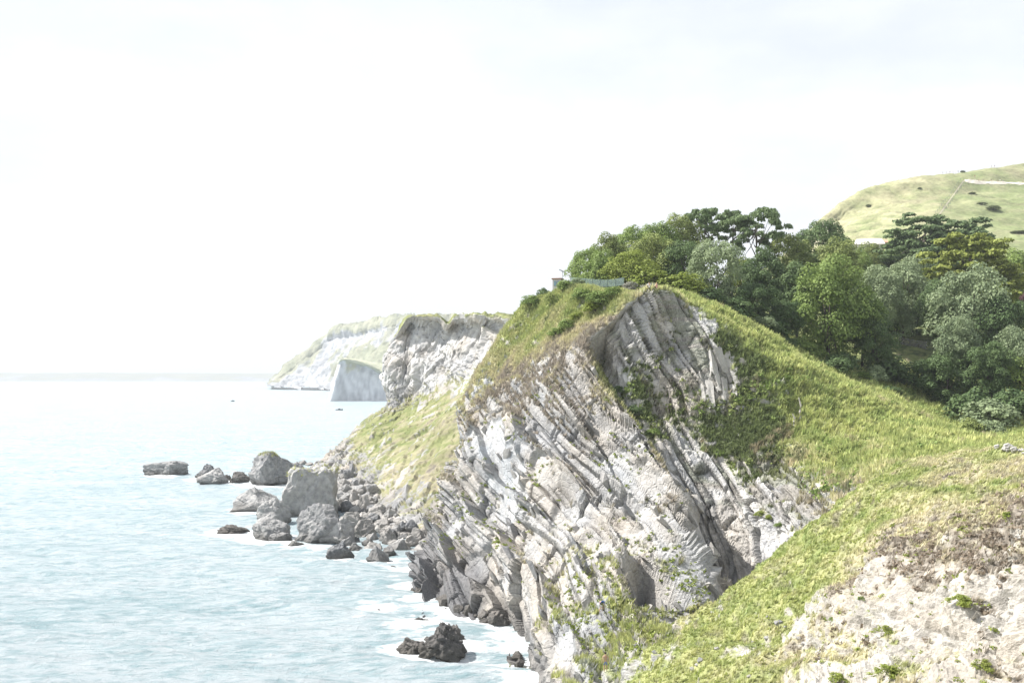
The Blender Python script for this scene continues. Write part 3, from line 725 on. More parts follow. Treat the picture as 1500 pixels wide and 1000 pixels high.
# ------------------------------------------------------------------ sea
def build_sea():
    ss = np.linspace(-0.95, 0.55, 350)
    ys = [70.0]
    while ys[-1] < 13500:
        ys.append(ys[-1] * 1.0075)
    ys = np.array(ys)
    Yg, Sg = np.meshgrid(ys, ss, indexing='ij')
    x, y = (Yg * Sg).ravel(), Yg.ravel()
    z = np.zeros_like(x)
    rs = np.random.default_rng(5)
    sp = y * 0.0075
    for k in range(26):
        lam = 3.5 * 1.09 ** k
        a = math.radians(rs.uniform(-28, 28) + 262)
        kx, ky = math.cos(a) * 2 * math.pi / lam, math.sin(a) * 2 * math.pi / lam
        ph_ = rs.uniform(0, 6.28)
        amp = 0.016 * lam ** 0.75
        w = np.sin(kx * x + ky * y + ph_ + 1.2 * np.sin(0.03 * x + k) )
        z += amp * (1 - np.abs(w)) * 1.5 * sstep(0.5, 0.22, sp / lam)
    z -= 0.5
    p = np.stack([x, y, z], 1)
    R, C = Yg.shape
    idx = np.arange(R * C).reshape(R, C)
    f = np.stack([idx[:-1, :-1], idx[:-1, 1:], idx[1:, 1:], idx[1:, :-1]], -1).reshape(-1, 4)
    # foam: where the swell meets rock
    foam = np.zeros(len(p))
    nearm = y < 480
    q = p[nearm]
    d = np.full(len(q), 1e9)
    for (cx, cy, cr_) in SHORE:
        d = np.minimum(d, np.hypot(q[:, 0] - cx, (q[:, 1] - cy)) - cr_)
    foam[nearm] = np.exp(-np.clip(d, 0, None) / 3.5)
    me = bpy.data.meshes.new('sea')
    mesh_np(me, p, f)
    a = me.attributes.new('foam', 'FLOAT', 'POINT')
    a.data.foreach_set('value', foam.astype(np.float32))
    me.polygons.foreach_set('use_smooth', np.full(len(f), True))
    m, nt, b, out = mat_new('sea_water')
    L = nt.links
    tcx = node(nt, 'ShaderNodeTexCoord')
    mpn = node(nt, 'ShaderNodeMapping')
    mpn.inputs['Scale'].default_value = (0.45, 1.0, 1.0)
    mpn.inputs['Rotation'].default_value = (0, 0, math.radians(-8))
    L.new(tcx.outputs['Object'], mpn.inputs['Vector'])
    n1 = node(nt, 'ShaderNodeTexNoise', Scale=0.55, Detail=7.0, Roughness=0.62)
    n2 = node(nt, 'ShaderNodeTexNoise', Scale=0.055, Detail=5.0, Roughness=0.6)
    n3 = node(nt, 'ShaderNodeTexNoise', Scale=0.42, Detail=9.0, Roughness=0.74)
    n4 = node(nt, 'ShaderNodeTexNoise', Scale=0.012, Detail=4.0, Roughness=0.6)
    for n in (n1, n2, n3, n4):
        L.new(mpn.outputs[0], n.inputs['Vector'])
    at = node(nt, 'ShaderNodeAttribute', attribute_name='foam')
    # green streaks for wave fronts; sky reflection painted pale into the milky water between
    mp2 = node(nt, 'ShaderNodeMapping')
    mp2.inputs['Scale'].default_value = (0.30, 1.1, 1.0)
    mp2.inputs['Rotation'].default_value = (0, 0, math.radians(-7))
    L.new(tcx.outputs['Object'], mp2.inputs['Vector'])
    n5 = node(nt, 'ShaderNodeTexNoise', Scale=0.9, Detail=8.0, Roughness=0.72)
    L.new(mp2.outputs[0], n5.inputs['Vector'])
    s = mathn(nt, 'ADD', mathn(nt, 'MULTIPLY', n5.outputs['Fac'], 0.8), mathn(nt, 'MULTIPLY', n2.outputs['Fac'], 0.2))
    ms_ = node(nt, 'ShaderNodeMapRange', interpolation_type='SMOOTHSTEP')
    ms_.inputs['From Min'].default_value = 0.40
    ms_.inputs['From Max'].default_value = 0.58
    L.new(s, ms_.inputs['Value'])
    wc = node(nt, 'ShaderNodeMix', data_type='RGBA')
    wc.inputs['A'].default_value = (0.25, 0.355, 0.38, 1)
    wc.inputs['B'].default_value = (0.45, 0.505, 0.525, 1)
    L.new(ms_.outputs[0], wc.inputs['Factor'])
    # foam: flecks everywhere, sheets of it by the rocks
    s2 = mathn(nt, 'ADD', mathn(nt, 'MULTIPLY', n3.outputs['Fac'], 0.55), mathn(nt, 'MULTIPLY', n5.outputs['Fac'], 0.45))
    s2 = mathn(nt, 'ADD', s2, mathn(nt, 'MULTIPLY', at.outputs['Fac'], 0.26))
    mr = node(nt, 'ShaderNodeMapRange', interpolation_type='SMOOTHSTEP')
    mr.inputs['From Min'].default_value = 0.60
    mr.inputs['From Max'].default_value = 0.72
    L.new(s2, mr.inputs['Value'])
    fcx = node(nt, 'ShaderNodeMix', data_type='RGBA')
    fcx.inputs['B'].default_value = (0.75, 0.78, 0.78, 1)
    L.new(mr.outputs[0], fcx.inputs['Factor'])
    L.new(wc.outputs['Result'], fcx.inputs['A'])
    L.new(fcx.outputs['Result'], b.inputs['Base Color'])
    rg = node(nt, 'ShaderNodeMapRange')
    rg.inputs['To Min'].default_value = 0.30
    rg.inputs['To Max'].default_value = 0.8
    L.new(mr.outputs[0], rg.inputs['Value'])
    L.new(rg.outputs[0], b.inputs['Roughness'])
    b.inputs['IOR'].default_value = 1.33
    bm = node(nt, 'ShaderNodeBump', Strength=0.9, Distance=1.5)
    hh = mathn(nt, 'ADD', mathn(nt, 'MULTIPLY', n1.outputs['Fac'], 0.6), mathn(nt, 'MULTIPLY', n3.outputs['Fac'], 1.0))
    L.new(hh, bm.inputs['Height'])
    L.new(bm.outputs[0], b.inputs['Normal'])
    me.materials.append(m)
    o = new_obj('sea', me)
    o['kind'] = 'structure'
SHORE = [(x_, y_, 1.0) for x_, y_ in zip(*np.array([S(u, v)[:2] for u, v in [(600, 866), (620, 885), (640, 900), (660, 905), (680, 912), (700, 915), (725, 922), (750, 940), (758, 960), (764, 985), (768, 1010), (590, 840), (570, 828), (540, 828), (500, 824), (470, 808), (430, 805)]]).T)]
SHORE += [tuple(S(u, v)[:2]) + (r,) for u, v, r in [(239, 699, 5), (302, 705, 6), (345, 709, 4), (390, 713, 8), (375, 752, 6), (392, 795, 5), (340, 786, 4), (645, 960, 4), (600, 960, 2), (615, 922, 2), (553, 898, 1)]]
build_sea()

# ------------------------------------------------------------------ trees and shrubs
LEAF = {
    'green': leaf_mat('leaf_mid_green', (.09, .145, .04), (.31, .40, .12)),
    'bright': leaf_mat('leaf_bright_green', (.13, .18, .03), (.33, .38, .09)),
    'dark': leaf_mat('leaf_dark_green', (.06, .105, .045), (.17, .235, .095)),
    'sage': leaf_mat('leaf_sage_green', (.11, .155, .085), (.36, .43, .24)),
    'pine': leaf_mat('leaf_pine_green', (.08, .125, .06), (.21, .28, .125), .25),
    'gold': leaf_mat('leaf_golden_cypress', (.11, .145, .03), (.38, .42, .11), .25),
    'olive': leaf_mat('leaf_olive_green', (.10, .135, .04), (.33, .38, .13)),
    'grey': leaf_mat('leaf_grey_bramble', (.18, .18, .14), (.36, .36, .30)),
    'heath': leaf_mat('leaf_brown_heath', (.15, .12, .09), (.34, .28, .21)),
    'scrub': leaf_mat('leaf_cove_scrub', (.07, .09, .04), (.17, .20, .08)),
    'purple': leaf_mat('leaf_purple', (.07, .035, .04), (.15, .08, .085)),
}
M_BARK = plain_mat('bark', (.10, .085, .07), .9, 3.0, .4, .5)
M_DEAD = plain_mat('bleached_wood', (.52, .49, .44), .9, 5.0, .3, .4)

def leaf_quads(cen, nor, size, rs, aspect=1.0):
    """one small bent leaf spray (a quad) at each centre, facing nor"""
    n = len(cen)
    a = rs.normal(size=(n, 3))
    t = np.cross(nor, a); t /= np.linalg.norm(t, axis=1)[:, None] + 1e-9
    b = np.cross(nor, t)
    s = size[:, None]
    v = np.stack([cen - t * s - b * s * aspect * .3, cen + b * s * aspect * -.9 + nor * s * .15, cen + t * s - b * s * aspect * .2, cen + b * s * aspect + nor * s * .1], 1)
    return v.reshape(-1, 3)

def crown_mesh(name, clumps, per, size, rs, shell=0.62, flat=1.0, aspect=1.0, outward=0.9):
    """clumps: (n, 4) centre and radius; leaves fill the outer part of every clump"""
    cs, ns, sz, lv = [], [], [], []
    tot = clumps[:, :3].mean(0)
    for (x, y, z, r) in clumps:
        k = int(per * (r / np.median(clumps[:, 3])) ** 2)
        d = rs.normal(size=(k, 3)); d /= np.linalg.norm(d, axis=1)[:, None]
        d[:, 2] = np.where(d[:, 2] < -.35, -d[:, 2], d[:, 2])
        rad = r * (shell + (1.08 - shell) * rs.random(k) ** .6)
        c = np.array([x, y, z]) + d * rad[:, None] * np.array([1, 1, flat])
        cs.append(c)
        nn_ = d * outward + rs.normal(size=(k, 3)) * .33 + np.array([0, 0, .25])
        ns.append(nn_ / np.linalg.norm(nn_, axis=1)[:, None])
        sz.append(size * (.55 + .9 * rs.random(k)))
        lv.append(np.clip(.15 + .5 * rs.random(k) + .35 * rs.random(), 0, 1))
    cs, ns, sz, lv = np.concatenate(cs), np.concatenate(ns), np.concatenate(sz), np.concatenate(lv)
    v = leaf_quads(cs, ns, sz, rs, aspect)
    me = bpy.data.meshes.new(name)
    mesh_np(me, v, np.arange(len(v)).reshape(-1, 4))
    a = me.attributes.new('lv', 'FLOAT', 'POINT')
    a.data.foreach_set('value', np.repeat(lv, 4).astype(np.float32))
    return me

def tube(path, rad, n=6):
    """tapered tube along a list of points: verts, quads"""
    V, Fc = [], []
    path = [Vector(p) for p in path]
    for i, p in enumerate(path):
        d = (path[min(i + 1, len(path) - 1)] - path[max(i - 1, 0)]).normalized()
        q = d.to_track_quat('Z', 'Y')
        for k in range(n):
            a = 2 * math.pi * k / n
            V.append(tuple(p + q @ Vector((math.cos(a) * rad[i], math.sin(a) * rad[i], 0))))
    for i in range(len(path) - 1):
        for k in range(n):
            Fc.append((i * n + k, i * n + (k + 1) % n, (i + 1) * n + (k + 1) % n, (i + 1) * n + k))
    return V, Fc

def trunk_mesh(name, clumps, rs, h0, r0=.028, limbs=9, lean=0.04):
    V, Fc = [], []
    def add(path, rad):
        v, f = tube(path, rad)
        o = len(V)
        V.extend(v); Fc.extend([tuple(i + o for i in q) for q in f])
    top = np.array([lean, 0, h0])
    mid = [np.array([lean * t + .012 * rs.normal(), .012 * rs.normal(), h0 * t]) for t in (0, .3, .6, .85, 1)]
    mid[0] = np.array([0, 0, -.05])
    add(mid, [r0 * 1.35, r0, r0 * .85, r0 * .7, r0 * .5])
    pick = clumps[rs.permutation(len(clumps))[:limbs]]
    for c in pick:
        t = rs.uniform(.55, 1.0)
        a = np.array([lean * t, 0, h0 * t]); b = c[:3]
        m_ = (a + b) / 2 + np.array([0, 0, -.03])
        add([a, m_, b], [r0 * .5, r0 * .32, r0 * .15])
    me = bpy.data.meshes.new(name)
    me.from_pydata(V, [], Fc)
    me.polygons.foreach_set('use_smooth', [True] * len(Fc))
    me.materials.append(M_BARK)
    return me

def kind_broad(seed, n=100, zlo=.16):
    """unit tree: height 1, crown about 1 wide"""
    rs = np.random.default_rng(seed)
    c = []
    while len(c) < n:
        d = rs.normal(size=3); d /= np.linalg.norm(d)
        if d[2] < -.97: continue
        lob = 1 + .22 * math.sin(3 * math.atan2(d[1], d[0]) + seed) * (1 - abs(d[2])) + .12 * rs.normal()
        rr = rs.uniform(.5, 1) ** .6 * .40 * lob
        r = rs.uniform(.055, .15)
        c.append((d[0] * rr, d[1] * rr, .52 + d[2] * (.39 if d[2] > 0 else .47) * lob * rs.uniform(.85, 1), r))
    c = np.array(c)
    return crown_mesh('crown', c, 150, .0125, rs, .68), trunk_mesh('trunk', c, rs, .55)

def kind_pine(seed):
    rs = np.random.default_rng(seed)
    c = []
    for k in range(44):
        a, rr = rs.uniform(0, 6.28), .45 * math.sqrt(rs.random())
        z = .95 - .13 * (rr / .45) ** 2 - (.16 * rs.random() if rs.random() < .45 else .0) - .05 * rs.random()
        c.append((math.cos(a) * rr, math.sin(a) * rr, z, rs.uniform(.05, .09)))
    for k in range(9):
        a, rr = rs.uniform(0, 6.28), rs.uniform(.15, .34)
        c.append((math.cos(a) * rr, math.sin(a) * rr, rs.uniform(.56, .74), rs.uniform(.045, .075)))
    c = np.array(c)
    return crown_mesh('crown', c, 120, .0095, rs, .25, .42, 1.8, .5), trunk_mesh('trunk', c, rs, .86, .021, 16)

def kind_tier(seed, tiers=9, up=.35):
    """cedar or cypress: fans in layers"""
    rs = np.random.default_rng(seed)
    c = []
    for k in range(tiers):
        z = .14 + .80 * (k / (tiers - 1)) ** .9
        rmax = .48 * math.sqrt(max(1 - (k / tiers) ** 2.6, .02)) + .02
        m_ = int(12 * rmax / .3) + 4
        for j in range(m_):
            a = 6.28 * (j + rs.random()) / m_
            rr = rmax * rs.uniform(.45, 1.0)
            c.append((math.cos(a) * rr, math.sin(a) * rr, z + up * .22 * rr + .03 * rs.normal(), rs.uniform(.055, .095)))
    c = np.array(c)
    return crown_mesh('crown', c, 110, .0125, rs, .2, .33, 1.9, .45), trunk_mesh('trunk', c, rs, .9, .025, 14)

def kind_shrub(seed, n=26):
    rs = np.random.default_rng(seed)
    c = []
    while len(c) < n:
        d = rs.normal(size=3); d /= np.linalg.norm(d)
        d[2] = abs(d[2])
        rr = rs.uniform(.5, 1) ** .5
        c.append((d[0] * .38 * rr, d[1] * .38 * rr, .12 + d[2] * .66 * rr * rs.uniform(.6, 1), rs.uniform(.12, .2)))
    c = np.array(c)
    return crown_mesh('crown', c, 85, .026, rs), trunk_mesh('trunk', c, rs, .3, .03, 6)

def kind_sprawl(seed, n=46):
    """low straggling plant: uneven tufts spread over a ragged patch"""
    rs = np.random.default_rng(seed)
    c = []
    for k in range(n):
        a = rs.uniform(0, 6.28)
        rr = .5 * math.sqrt(rs.random()) * (.65 + .35 * math.sin(3 * a + seed) + .2 * math.sin(5 * a + 2 * seed))
        c.append((math.cos(a) * rr, math.sin(a) * rr, .12 + .55 * rs.random() * (1 - 1.5 * abs(rr)), rs.uniform(.05, .12)))
    c = np.array(c)
    return crown_mesh('crown', c, 46, .02, rs, .2), trunk_mesh('trunk', c, rs, .2, .02, 12)

KIND = {'sprawl': [kind_sprawl(s) for s in (41, 42, 43)], 'broad': [kind_broad(s) for s in (1, 2, 3, 4)], 'pine': [kind_pine(s) for s in (11, 12, 13)],
        'tier': [kind_tier(s) for s in (21, 22)], 'shrub': [kind_shrub(s) for s in (31, 32, 33)]}
for _k in KIND.values():
    for _m in _k:
        _m[0].materials.append(LEAF['green'])
def slot(o, mat):
    """share the mesh, keep the material on the object"""
    o.material_slots[0].link = 'OBJECT'
    o.material_slots[0].material = mat
    return o

_tn = [0]
def tree(name, kind, mat, u, vtop, wpx, Y, label, cat='tree', group=None, hmin=1.0, base=None, sink=.3):
    """a tree at distance Y under photo column u, as high as its top shows and as wide as its crown shows"""
    x = (u - CU) / F * Y
    z0 = ground(x, Y) if base is None else base
    if z0 is None: z0 = 30
    ztop = CAMZ + (HV - vtop) / F * Y
    h = max(ztop - z0 + sink, hmin)
    w = wpx / F * Y
    _tn[0] += 1
    v = KIND[kind][_tn[0] % len(KIND[kind])]
    e = new_obj(name, None)
    e.location = (x, Y, z0 - sink)
    e.rotation_euler = (0, 0, _tn[0] * 2.39996)
    set_props(e, label, cat, group)
    ch = min(h, 1.22 * w) if kind in ('broad', 'tier') else h
    c = slot(new_obj('crown', v[0], e), LEAF[mat])
    c.scale = (w * 1.05, w * 1.05, ch * 1.04)
    c.location = (0, 0, h - ch)
    t_ = new_obj('trunk', v[1], e)
    t_.scale = (w * .8, w * .8, h * .96)
    return e

T = [
    # left flank of the wood
    ('broadleaf_tree', 'broad', 'green', 860, 364, 62, 206, 'small bushy tree at the seaward end of the wood, above the green fence'),
    ('broadleaf_tree', 'broad', 'olive', 892, 350, 66, 214, 'olive green tree second from the seaward end of the wood'),
    ('broadleaf_tree', 'broad', 'green', 925, 338, 70, 222, 'rounded green tree on the skyline left of the pines, third from the sea'),
    ('broadleaf_tree', 'broad', 'green', 962, 327, 74, 230, 'green tree on the skyline midway between the fence and the pines'),
    ('broadleaf_tree', 'broad', 'olive', 998, 318, 72, 236, 'tall leafy tree touching the leftmost flat-topped pine'),
    ('broadleaf_tree', 'broad', 'green', 882, 374, 76, 197, 'shaded tree right behind the green mesh fence'),
    ('broadleaf_tree', 'broad', 'olive', 955, 352, 84, 208, 'wide olive tree in the second row above the yellow-green bush'),
    ('broadleaf_tree', 'broad', 'dark', 1002, 352, 70, 204, 'dark tree between the wide olive tree and the big sage tree'),
    ('bush', 'broad', 'bright', 922, 368, 80, 190, 'bright yellow-green bush above the resting people'),
    ('bush', 'shrub', 'bright', 955, 376, 66, 184, 'sunlit bright bush just behind the sitting people'),
    ('bush', 'shrub', 'bright', 1003, 388, 84, 184, 'low bright hedge-like bush right of the sitting people'),
    # pines
    ('pine_tree', 'pine', 'pine', 1034, 303, 84, 240, 'leftmost flat-topped pine standing highest on the skyline'),
    ('pine_tree', 'pine', 'pine', 1072, 308, 72, 236, 'middle flat-topped pine on the skyline with bare trunk'),
    ('pine_tree', 'pine', 'pine', 1110, 304, 92, 228, 'rightmost flat-topped pine with a wide umbrella crown'),
    ('pine_tree', 'pine', 'pine', 1134, 338, 48, 238, 'short pine low beside the wide umbrella pine'),
    # middle
    ('broadleaf_tree', 'broad', 'sage', 1050, 351, 82, 190, 'big grey-green tree in front of the pine trunks'),
    ('broadleaf_tree', 'broad', 'bright', 1085, 378, 50, 222, 'bright green sapling seen between the pine trunks'),
    ('broadleaf_tree', 'broad', 'dark', 1118, 372, 78, 204, 'dark tree right below the wide umbrella pine'),
    ('broadleaf_tree', 'broad', 'olive', 1160, 350, 70, 226, 'olive tree between the umbrella pine and the round dark conifer'),
    ('conifer', 'broad', 'dark', 1204, 323, 80, 270, 'round dark conifer on the skyline left of the bare down'),
    ('broadleaf_tree', 'broad', 'olive', 1226, 355, 92, 224, 'olive green tree just left of the pale roof'),
    ('broadleaf_tree', 'broad', 'dark', 1168, 392, 76, 200, 'dark shaded tree left of the large leafy tree'),
    ('broadleaf_tree', 'broad', 'green', 1214, 388, 118, 190, 'large leafy green tree in the centre of the wood edge'),
    ('broadleaf_tree', 'broad', 'dark', 1106, 414, 66, 187, 'dark rounded tree at the top of the grass slope'),
    ('broadleaf_tree', 'broad', 'dark', 1150, 440, 62, 188, 'dark tree on the wood edge below the shaded one'),
    ('broadleaf_tree', 'broad', 'green', 1262, 430, 78, 192, 'green tree right of the large leafy tree'),
    ('broadleaf_tree', 'broad', 'sage', 1290, 396, 70, 214, 'pale sage tree below the pale roof'),
    ('broadleaf_tree', 'broad', 'sage', 1322, 384, 84, 224, 'pale grey-green tree left of the golden cypress'),
    ('broadleaf_tree', 'broad', 'green', 1312, 412, 88, 234, 'mid green tree in front of the pale grey-green one'),
    ('broadleaf_tree', 'broad', 'dark', 1336, 430, 96, 233, 'dark tree above the dry stone wall'),
    ('broadleaf_tree', 'broad', 'dark', 1282, 466, 66, 190, 'dark low tree at the foot of the grass slope left of the stone wall'),
    ('broadleaf_tree', 'broad', 'green', 1318, 350, 60, 330, 'distant green tree right of the pale roof'),
    # right
    ('broadleaf_tree', 'broad', 'olive', 1228, 346, 50, 390, 'distant yellowish tree left of the pale roof at the foot of the down'),
    ('cedar_tree', 'tier', 'pine', 1350, 325, 124, 300, 'left of two dark spreading cedars below the bare down'),
    ('cedar_tree', 'tier', 'pine', 1408, 328, 114, 290, 'right of two dark spreading cedars below the bare down'),
    ('cypress_tree', 'tier', 'gold', 1420, 352, 146, 232, 'golden yellow cypress with layered branches'),
    ('broadleaf_tree', 'broad', 'sage', 1420, 394, 114, 204, 'big round grey-green tree below the golden cypress'),
    ('broadleaf_tree', 'broad', 'dark', 1376, 418, 70, 212, 'dark tree tucked left of the big round grey-green tree'),
    ('broadleaf_tree', 'broad', 'sage', 1404, 468, 66, 182, 'sunlit pale tree at the wood edge right of the stone wall'),
    ('broadleaf_tree', 'broad', 'dark', 1468, 428, 90, 198, 'dark tree right of the big round grey-green tree'),
    ('broadleaf_tree', 'broad', 'sage', 1494, 480, 76, 180, 'pale tree cut by the right edge of the picture'),
    ('broadleaf_tree', 'broad', 'purple', 1514, 424, 44, 212, 'purple-leaved tree at the right edge of the picture'),
    ('broadleaf_tree', 'broad', 'green', 1492, 372, 70, 250, 'green tree right of the golden cypress'),
    ('broadleaf_tree', 'broad', 'dark', 1452, 500, 66, 176, 'dark low tree in the shade at the bottom of the valley'),
    ('bush', 'shrub', 'sage', 1452, 566, 84, 166, 'grey-green bush in the valley below the wood'),
    ('bush', 'shrub', 'olive', 1422, 602, 46, 152, 'left of two rounded bushes by the saddle'),
    ('bush', 'shrub', 'sage', 1454, 604, 50, 152, 'right of two rounded bushes by the saddle'),
    ('bush', 'shrub', 'dark', 1078, 424, 56, 182, 'dark bush low on the wood edge near the hilltop'),
    ('bush', 'shrub', 'dark', 1132, 478, 54, 184, 'dark bush where the grass slope meets the wood'),
    ('bush', 'shrub', 'green', 1186, 492, 58, 186, 'green bush at the foot of the large leafy tree'),
    ('bush', 'shrub', 'dark', 1232, 506, 56, 186, 'dark bush in the shade below the large leafy tree'),
    ('bush', 'shrub', 'dark', 1384, 512, 60, 188, 'dark bush below the dry stone wall'),
    ('bush', 'shrub', 'dark', 1040, 414, 56, 182, 'dark bush below the big grey-green tree'),
    ('broadleaf_tree', 'broad', 'olive', 1276, 362, 66, 310, 'olive tree directly below the pale roof'),
    ('broadleaf_tree', 'broad', 'green', 1252, 372, 60, 262, 'green tree in the second row below the pale roof'),
    ('broadleaf_tree', 'broad', 'sage', 1346, 372, 74, 262, 'grey-green tree between the left cedar and the golden cypress'),
    ('broadleaf_tree', 'broad', 'dark', 1186, 372, 66, 232, 'dark tree between the olive trees below the round conifer'),
    ('bush', 'shrub', 'dark', 1300, 508, 66, 190, 'added dark bush standing in for shade at the foot of the wood left of the stone wall'),  # added bush, its dark leaves stand in for shade on the grass
    ('bush', 'shrub', 'dark', 1340, 515, 72, 190, 'added dark bush standing in for shade in front of the stone wall'),  # also added, covers a sunlit gap in place of plain shade
    ('bush', 'broad', 'dark', 1386, 512, 80, 182, 'dark bush filling the wood edge right of the stone wall'),
    ('bush', 'shrub', 'dark', 1418, 548, 70, 172, 'dark bush under the sunlit pale tree'),
    ('bush', 'broad', 'dark', 1444, 520, 76, 178, 'dark bush between the two pale trees at the wood edge'),
    ('bush', 'shrub', 'dark', 1486, 552, 80, 170, 'dark bush under the pale tree at the right edge'),
    ('bush', 'broad', 'green', 1510, 520, 80, 176, 'green bush at the right edge of the picture below the wood'),
    # shrubs on the seaward grass slope and the ridge
    ('shrub', 'shrub', 'green', 778, 426, 34, 200, 'leftmost dark shrub on the skyline above the sea'),
    ('shrub', 'shrub', 'dark', 797, 414, 26, 200, 'dark twiggy shrub beside the small hut'),
    ('shrub', 'shrub', 'green', 828, 404, 34, 188, 'green shrub right of the small hut'),
    ('shrub', 'shrub', 'olive', 812, 424, 32, 187, 'olive shrub below the small hut'),
    ('shrub', 'shrub', 'sage', 847, 402, 24, 185, 'small pale shrub at the end of the green fence'),
    ('shrub', 'shrub', 'green', 856, 415, 40, 180, 'green shrub on the slope under the fence'),
    ('shrub', 'shrub', 'green', 880, 418, 48, 176, 'big green shrub on the seaward slope left of the people'),
    ('shrub', 'shrub', 'green', 898, 414, 34, 175, 'green shrub just left of the reclining person'),
    ('shrub', 'shrub', 'bright', 872, 436, 36, 172, 'bright shrub below the big green shrub'),
    ('shrub', 'shrub', 'grey', 922, 404, 34, 176, 'pale silvery shrub behind the reclining person'),
    ('shrub', 'shrub', 'grey', 952, 409, 32, 175, 'grey bare-twigged shrub behind the sitting people'),
    ('shrub', 'shrub', 'green', 832, 462, 34, 174, 'low shrub on the seaward slope above the brown heath'),
    ('shrub', 'shrub', 'green', 815, 474, 30, 176, 'low shrub halfway down the seaward grass slope'),
    ('shrub', 'shrub', 'bright', 846, 452, 26, 173, 'small bright shrub near the ridge on the seaward slope'),
    # plants round the cove
    ('shrub', 'shrub', 'olive', 1150, 576, 26, 154, 'yellowish rounded bush on the lip of the cove'),
    ('shrub', 'shrub', 'bright', 1112, 745, 16, 139, 'small green plant on the cove wall, left one of three'),
    ('shrub', 'shrub', 'bright', 1128, 750, 15, 137, 'small green plant on the cove wall, middle one of three'),
    ('shrub', 'shrub', 'green', 1140, 762, 15, 135, 'small green plant on the cove wall, right one of three'),
    ('shrub', 'shrub', 'dark', 905, 560, 26, 160, 'dark shrub high in the gully behind the rock wall'),
    ('shrub', 'shrub', 'dark', 930, 588, 30, 158, 'dark shrub midway down the gully behind the rock wall'),
    ('shrub', 'shrub', 'green', 956, 622, 30, 154, 'green shrub low in the gully behind the rock wall'),
    # plants on the near slope
    ('plant', 'sprawl', 'bright', 1412, 858, 48, 59, 'bright green plant in the brown heath above the chalk scar'),
    ('plant', 'sprawl', 'gold', 1299, 905, 38, 63, 'golden plant growing out of bare chalk'),
    ('plant', 'sprawl', 'gold', 1442, 955, 40, 52, 'golden plant low on the chalk near the right corner'),
    ('plant', 'sprawl', 'bright', 1308, 958, 56, 57, 'spreading green plant at the bottom edge on chalk'),
    ('plant', 'sprawl', 'bright', 1230, 972, 46, 61, 'large bright green plant at the bottom edge, left of the chalk'),
    ('plant', 'sprawl', 'green', 1220, 898, 16, 70, 'narrow green plant in a chalk gully'),
    ('plant', 'sprawl', 'bright', 1478, 740, 30, 67, 'green plant at the top of the chalk by the right edge'),
    ('plant', 'sprawl', 'green', 1262, 868, 14, 68, 'small green tuft high on the chalk scar'),
    ('plant', 'sprawl', 'bright', 1480, 826, 18, 57, 'small bright tuft on chalk near the right edge'),
    ('plant', 'sprawl', 'bright', 1458, 915, 14, 54, 'tiny bright tuft on chalk above the golden plant'),
]
GRP = {'broad': 'trees of the wood', 'pine': 'pines on the skyline', 'tier': 'conifers below the down', 'shrub': 'shrubs and plants', 'sprawl': 'plants on the near slope'}
for (nm, kd, mt, u, vt, w, Y, lab) in T:
    cat = {'plant': 'plant', 'shrub': 'shrub', 'bush': 'bush'}.get(nm, 'tree')
    x = (u - CU) / F * Y
    if nm in ('plant', 'shrub'):
        hit = look(u, vt + w * .62)
        if hit is None or abs(hit[0].y - Y) > 25 or mt == 'grey':
            hit = (Vector((x, Y, ground(x, Y) or 40)),)
        g_ = hit[0]
        tree(nm, kd, mt, u, vt, w, g_.y, lab, cat, GRP[kd], hmin=(.5 if nm == 'plant' else .62) * w / F * g_.y, base=g_.z, sink=.12)
    else:
        tree(nm, kd, mt, u, vt, w, Y, lab, cat, GRP[kd], hmin=.6 * w / F * Y)

ORD = ('first', 'second', 'third', 'fourth', 'fifth', 'sixth', 'seventh', 'eighth', 'ninth', 'tenth', 'eleventh', 'twelfth', 'thirteenth', 'fourteenth')
for k in range(14):
    u = 1066 + k * 27 + 6 * math.sin(k * 2.7)
    Yb = 183.5 + 2.5 * math.sin(k * 1.9)
    xb = (u - CU) / F * Yb
    gb = ground(xb, Yb, ('cove',))
    vt = HV - (gb + 3.0 + 1.4 * math.sin(k * 3.3) - CAMZ) / Yb * F
    if 1322 < u < 1362: continue
    tree('undergrowth_bush', 'shrub', ('dark', 'green', 'sage')[k % 3], u, vt, 44 + 10 * math.sin(k * 1.3), Yb, '%s undergrowth bush from the hilltop along the edge of the wood' % ORD[k], 'bush', 'undergrowth along the wood edge', sink=.4)

# dead bleached trunks on the lip of the cove
for (u, v, hgt, lab) in ((1172, 612, 3.2, 'tall bleached dead trunk on the lip of the cove'), (1163, 622, 1.7, 'short bleached dead stump on the lip of the cove')):
    g = look(u, v)[0]
    V, Fc = tube([(0, 0, -.2), (-.05, 0, hgt * .3), (.12, 0, hgt * .6), (-.22, 0, hgt)], [.2, .16, .15, .07], 8)
    me = bpy.data.meshes.new('dead_trunk'); me.from_pydata(V, [], Fc); me.materials.append(M_DEAD)
    o = new_obj('dead_trunk', me); o.location = g
    set_props(o, lab, 'tree trunk')

# ------------------------------------------------------------------ grass tufts and low plants (too many to count)
def sample(patch, nrm_, weight, n, rs):
    """random points on a patch where weight is high"""
    f = patch.faces()
    a, b, c, d = (patch.p[f[:, k]] for k in range(4))
    area = np.linalg.norm(np.cross(c - a, d - b), axis=1) * .5
    w = area * weight[f].mean(1)
    i = rs.choice(len(f), n, p=w / w.sum())
    s, t = rs.random(n)[:, None], rs.random(n)[:, None]
    q = (a[i] * (1 - s) + b[i] * s) * (1 - t) + (d[i] * (1 - s) + c[i] * s) * t
    return q, nrm_[f[i, 0]], f[i, 0]

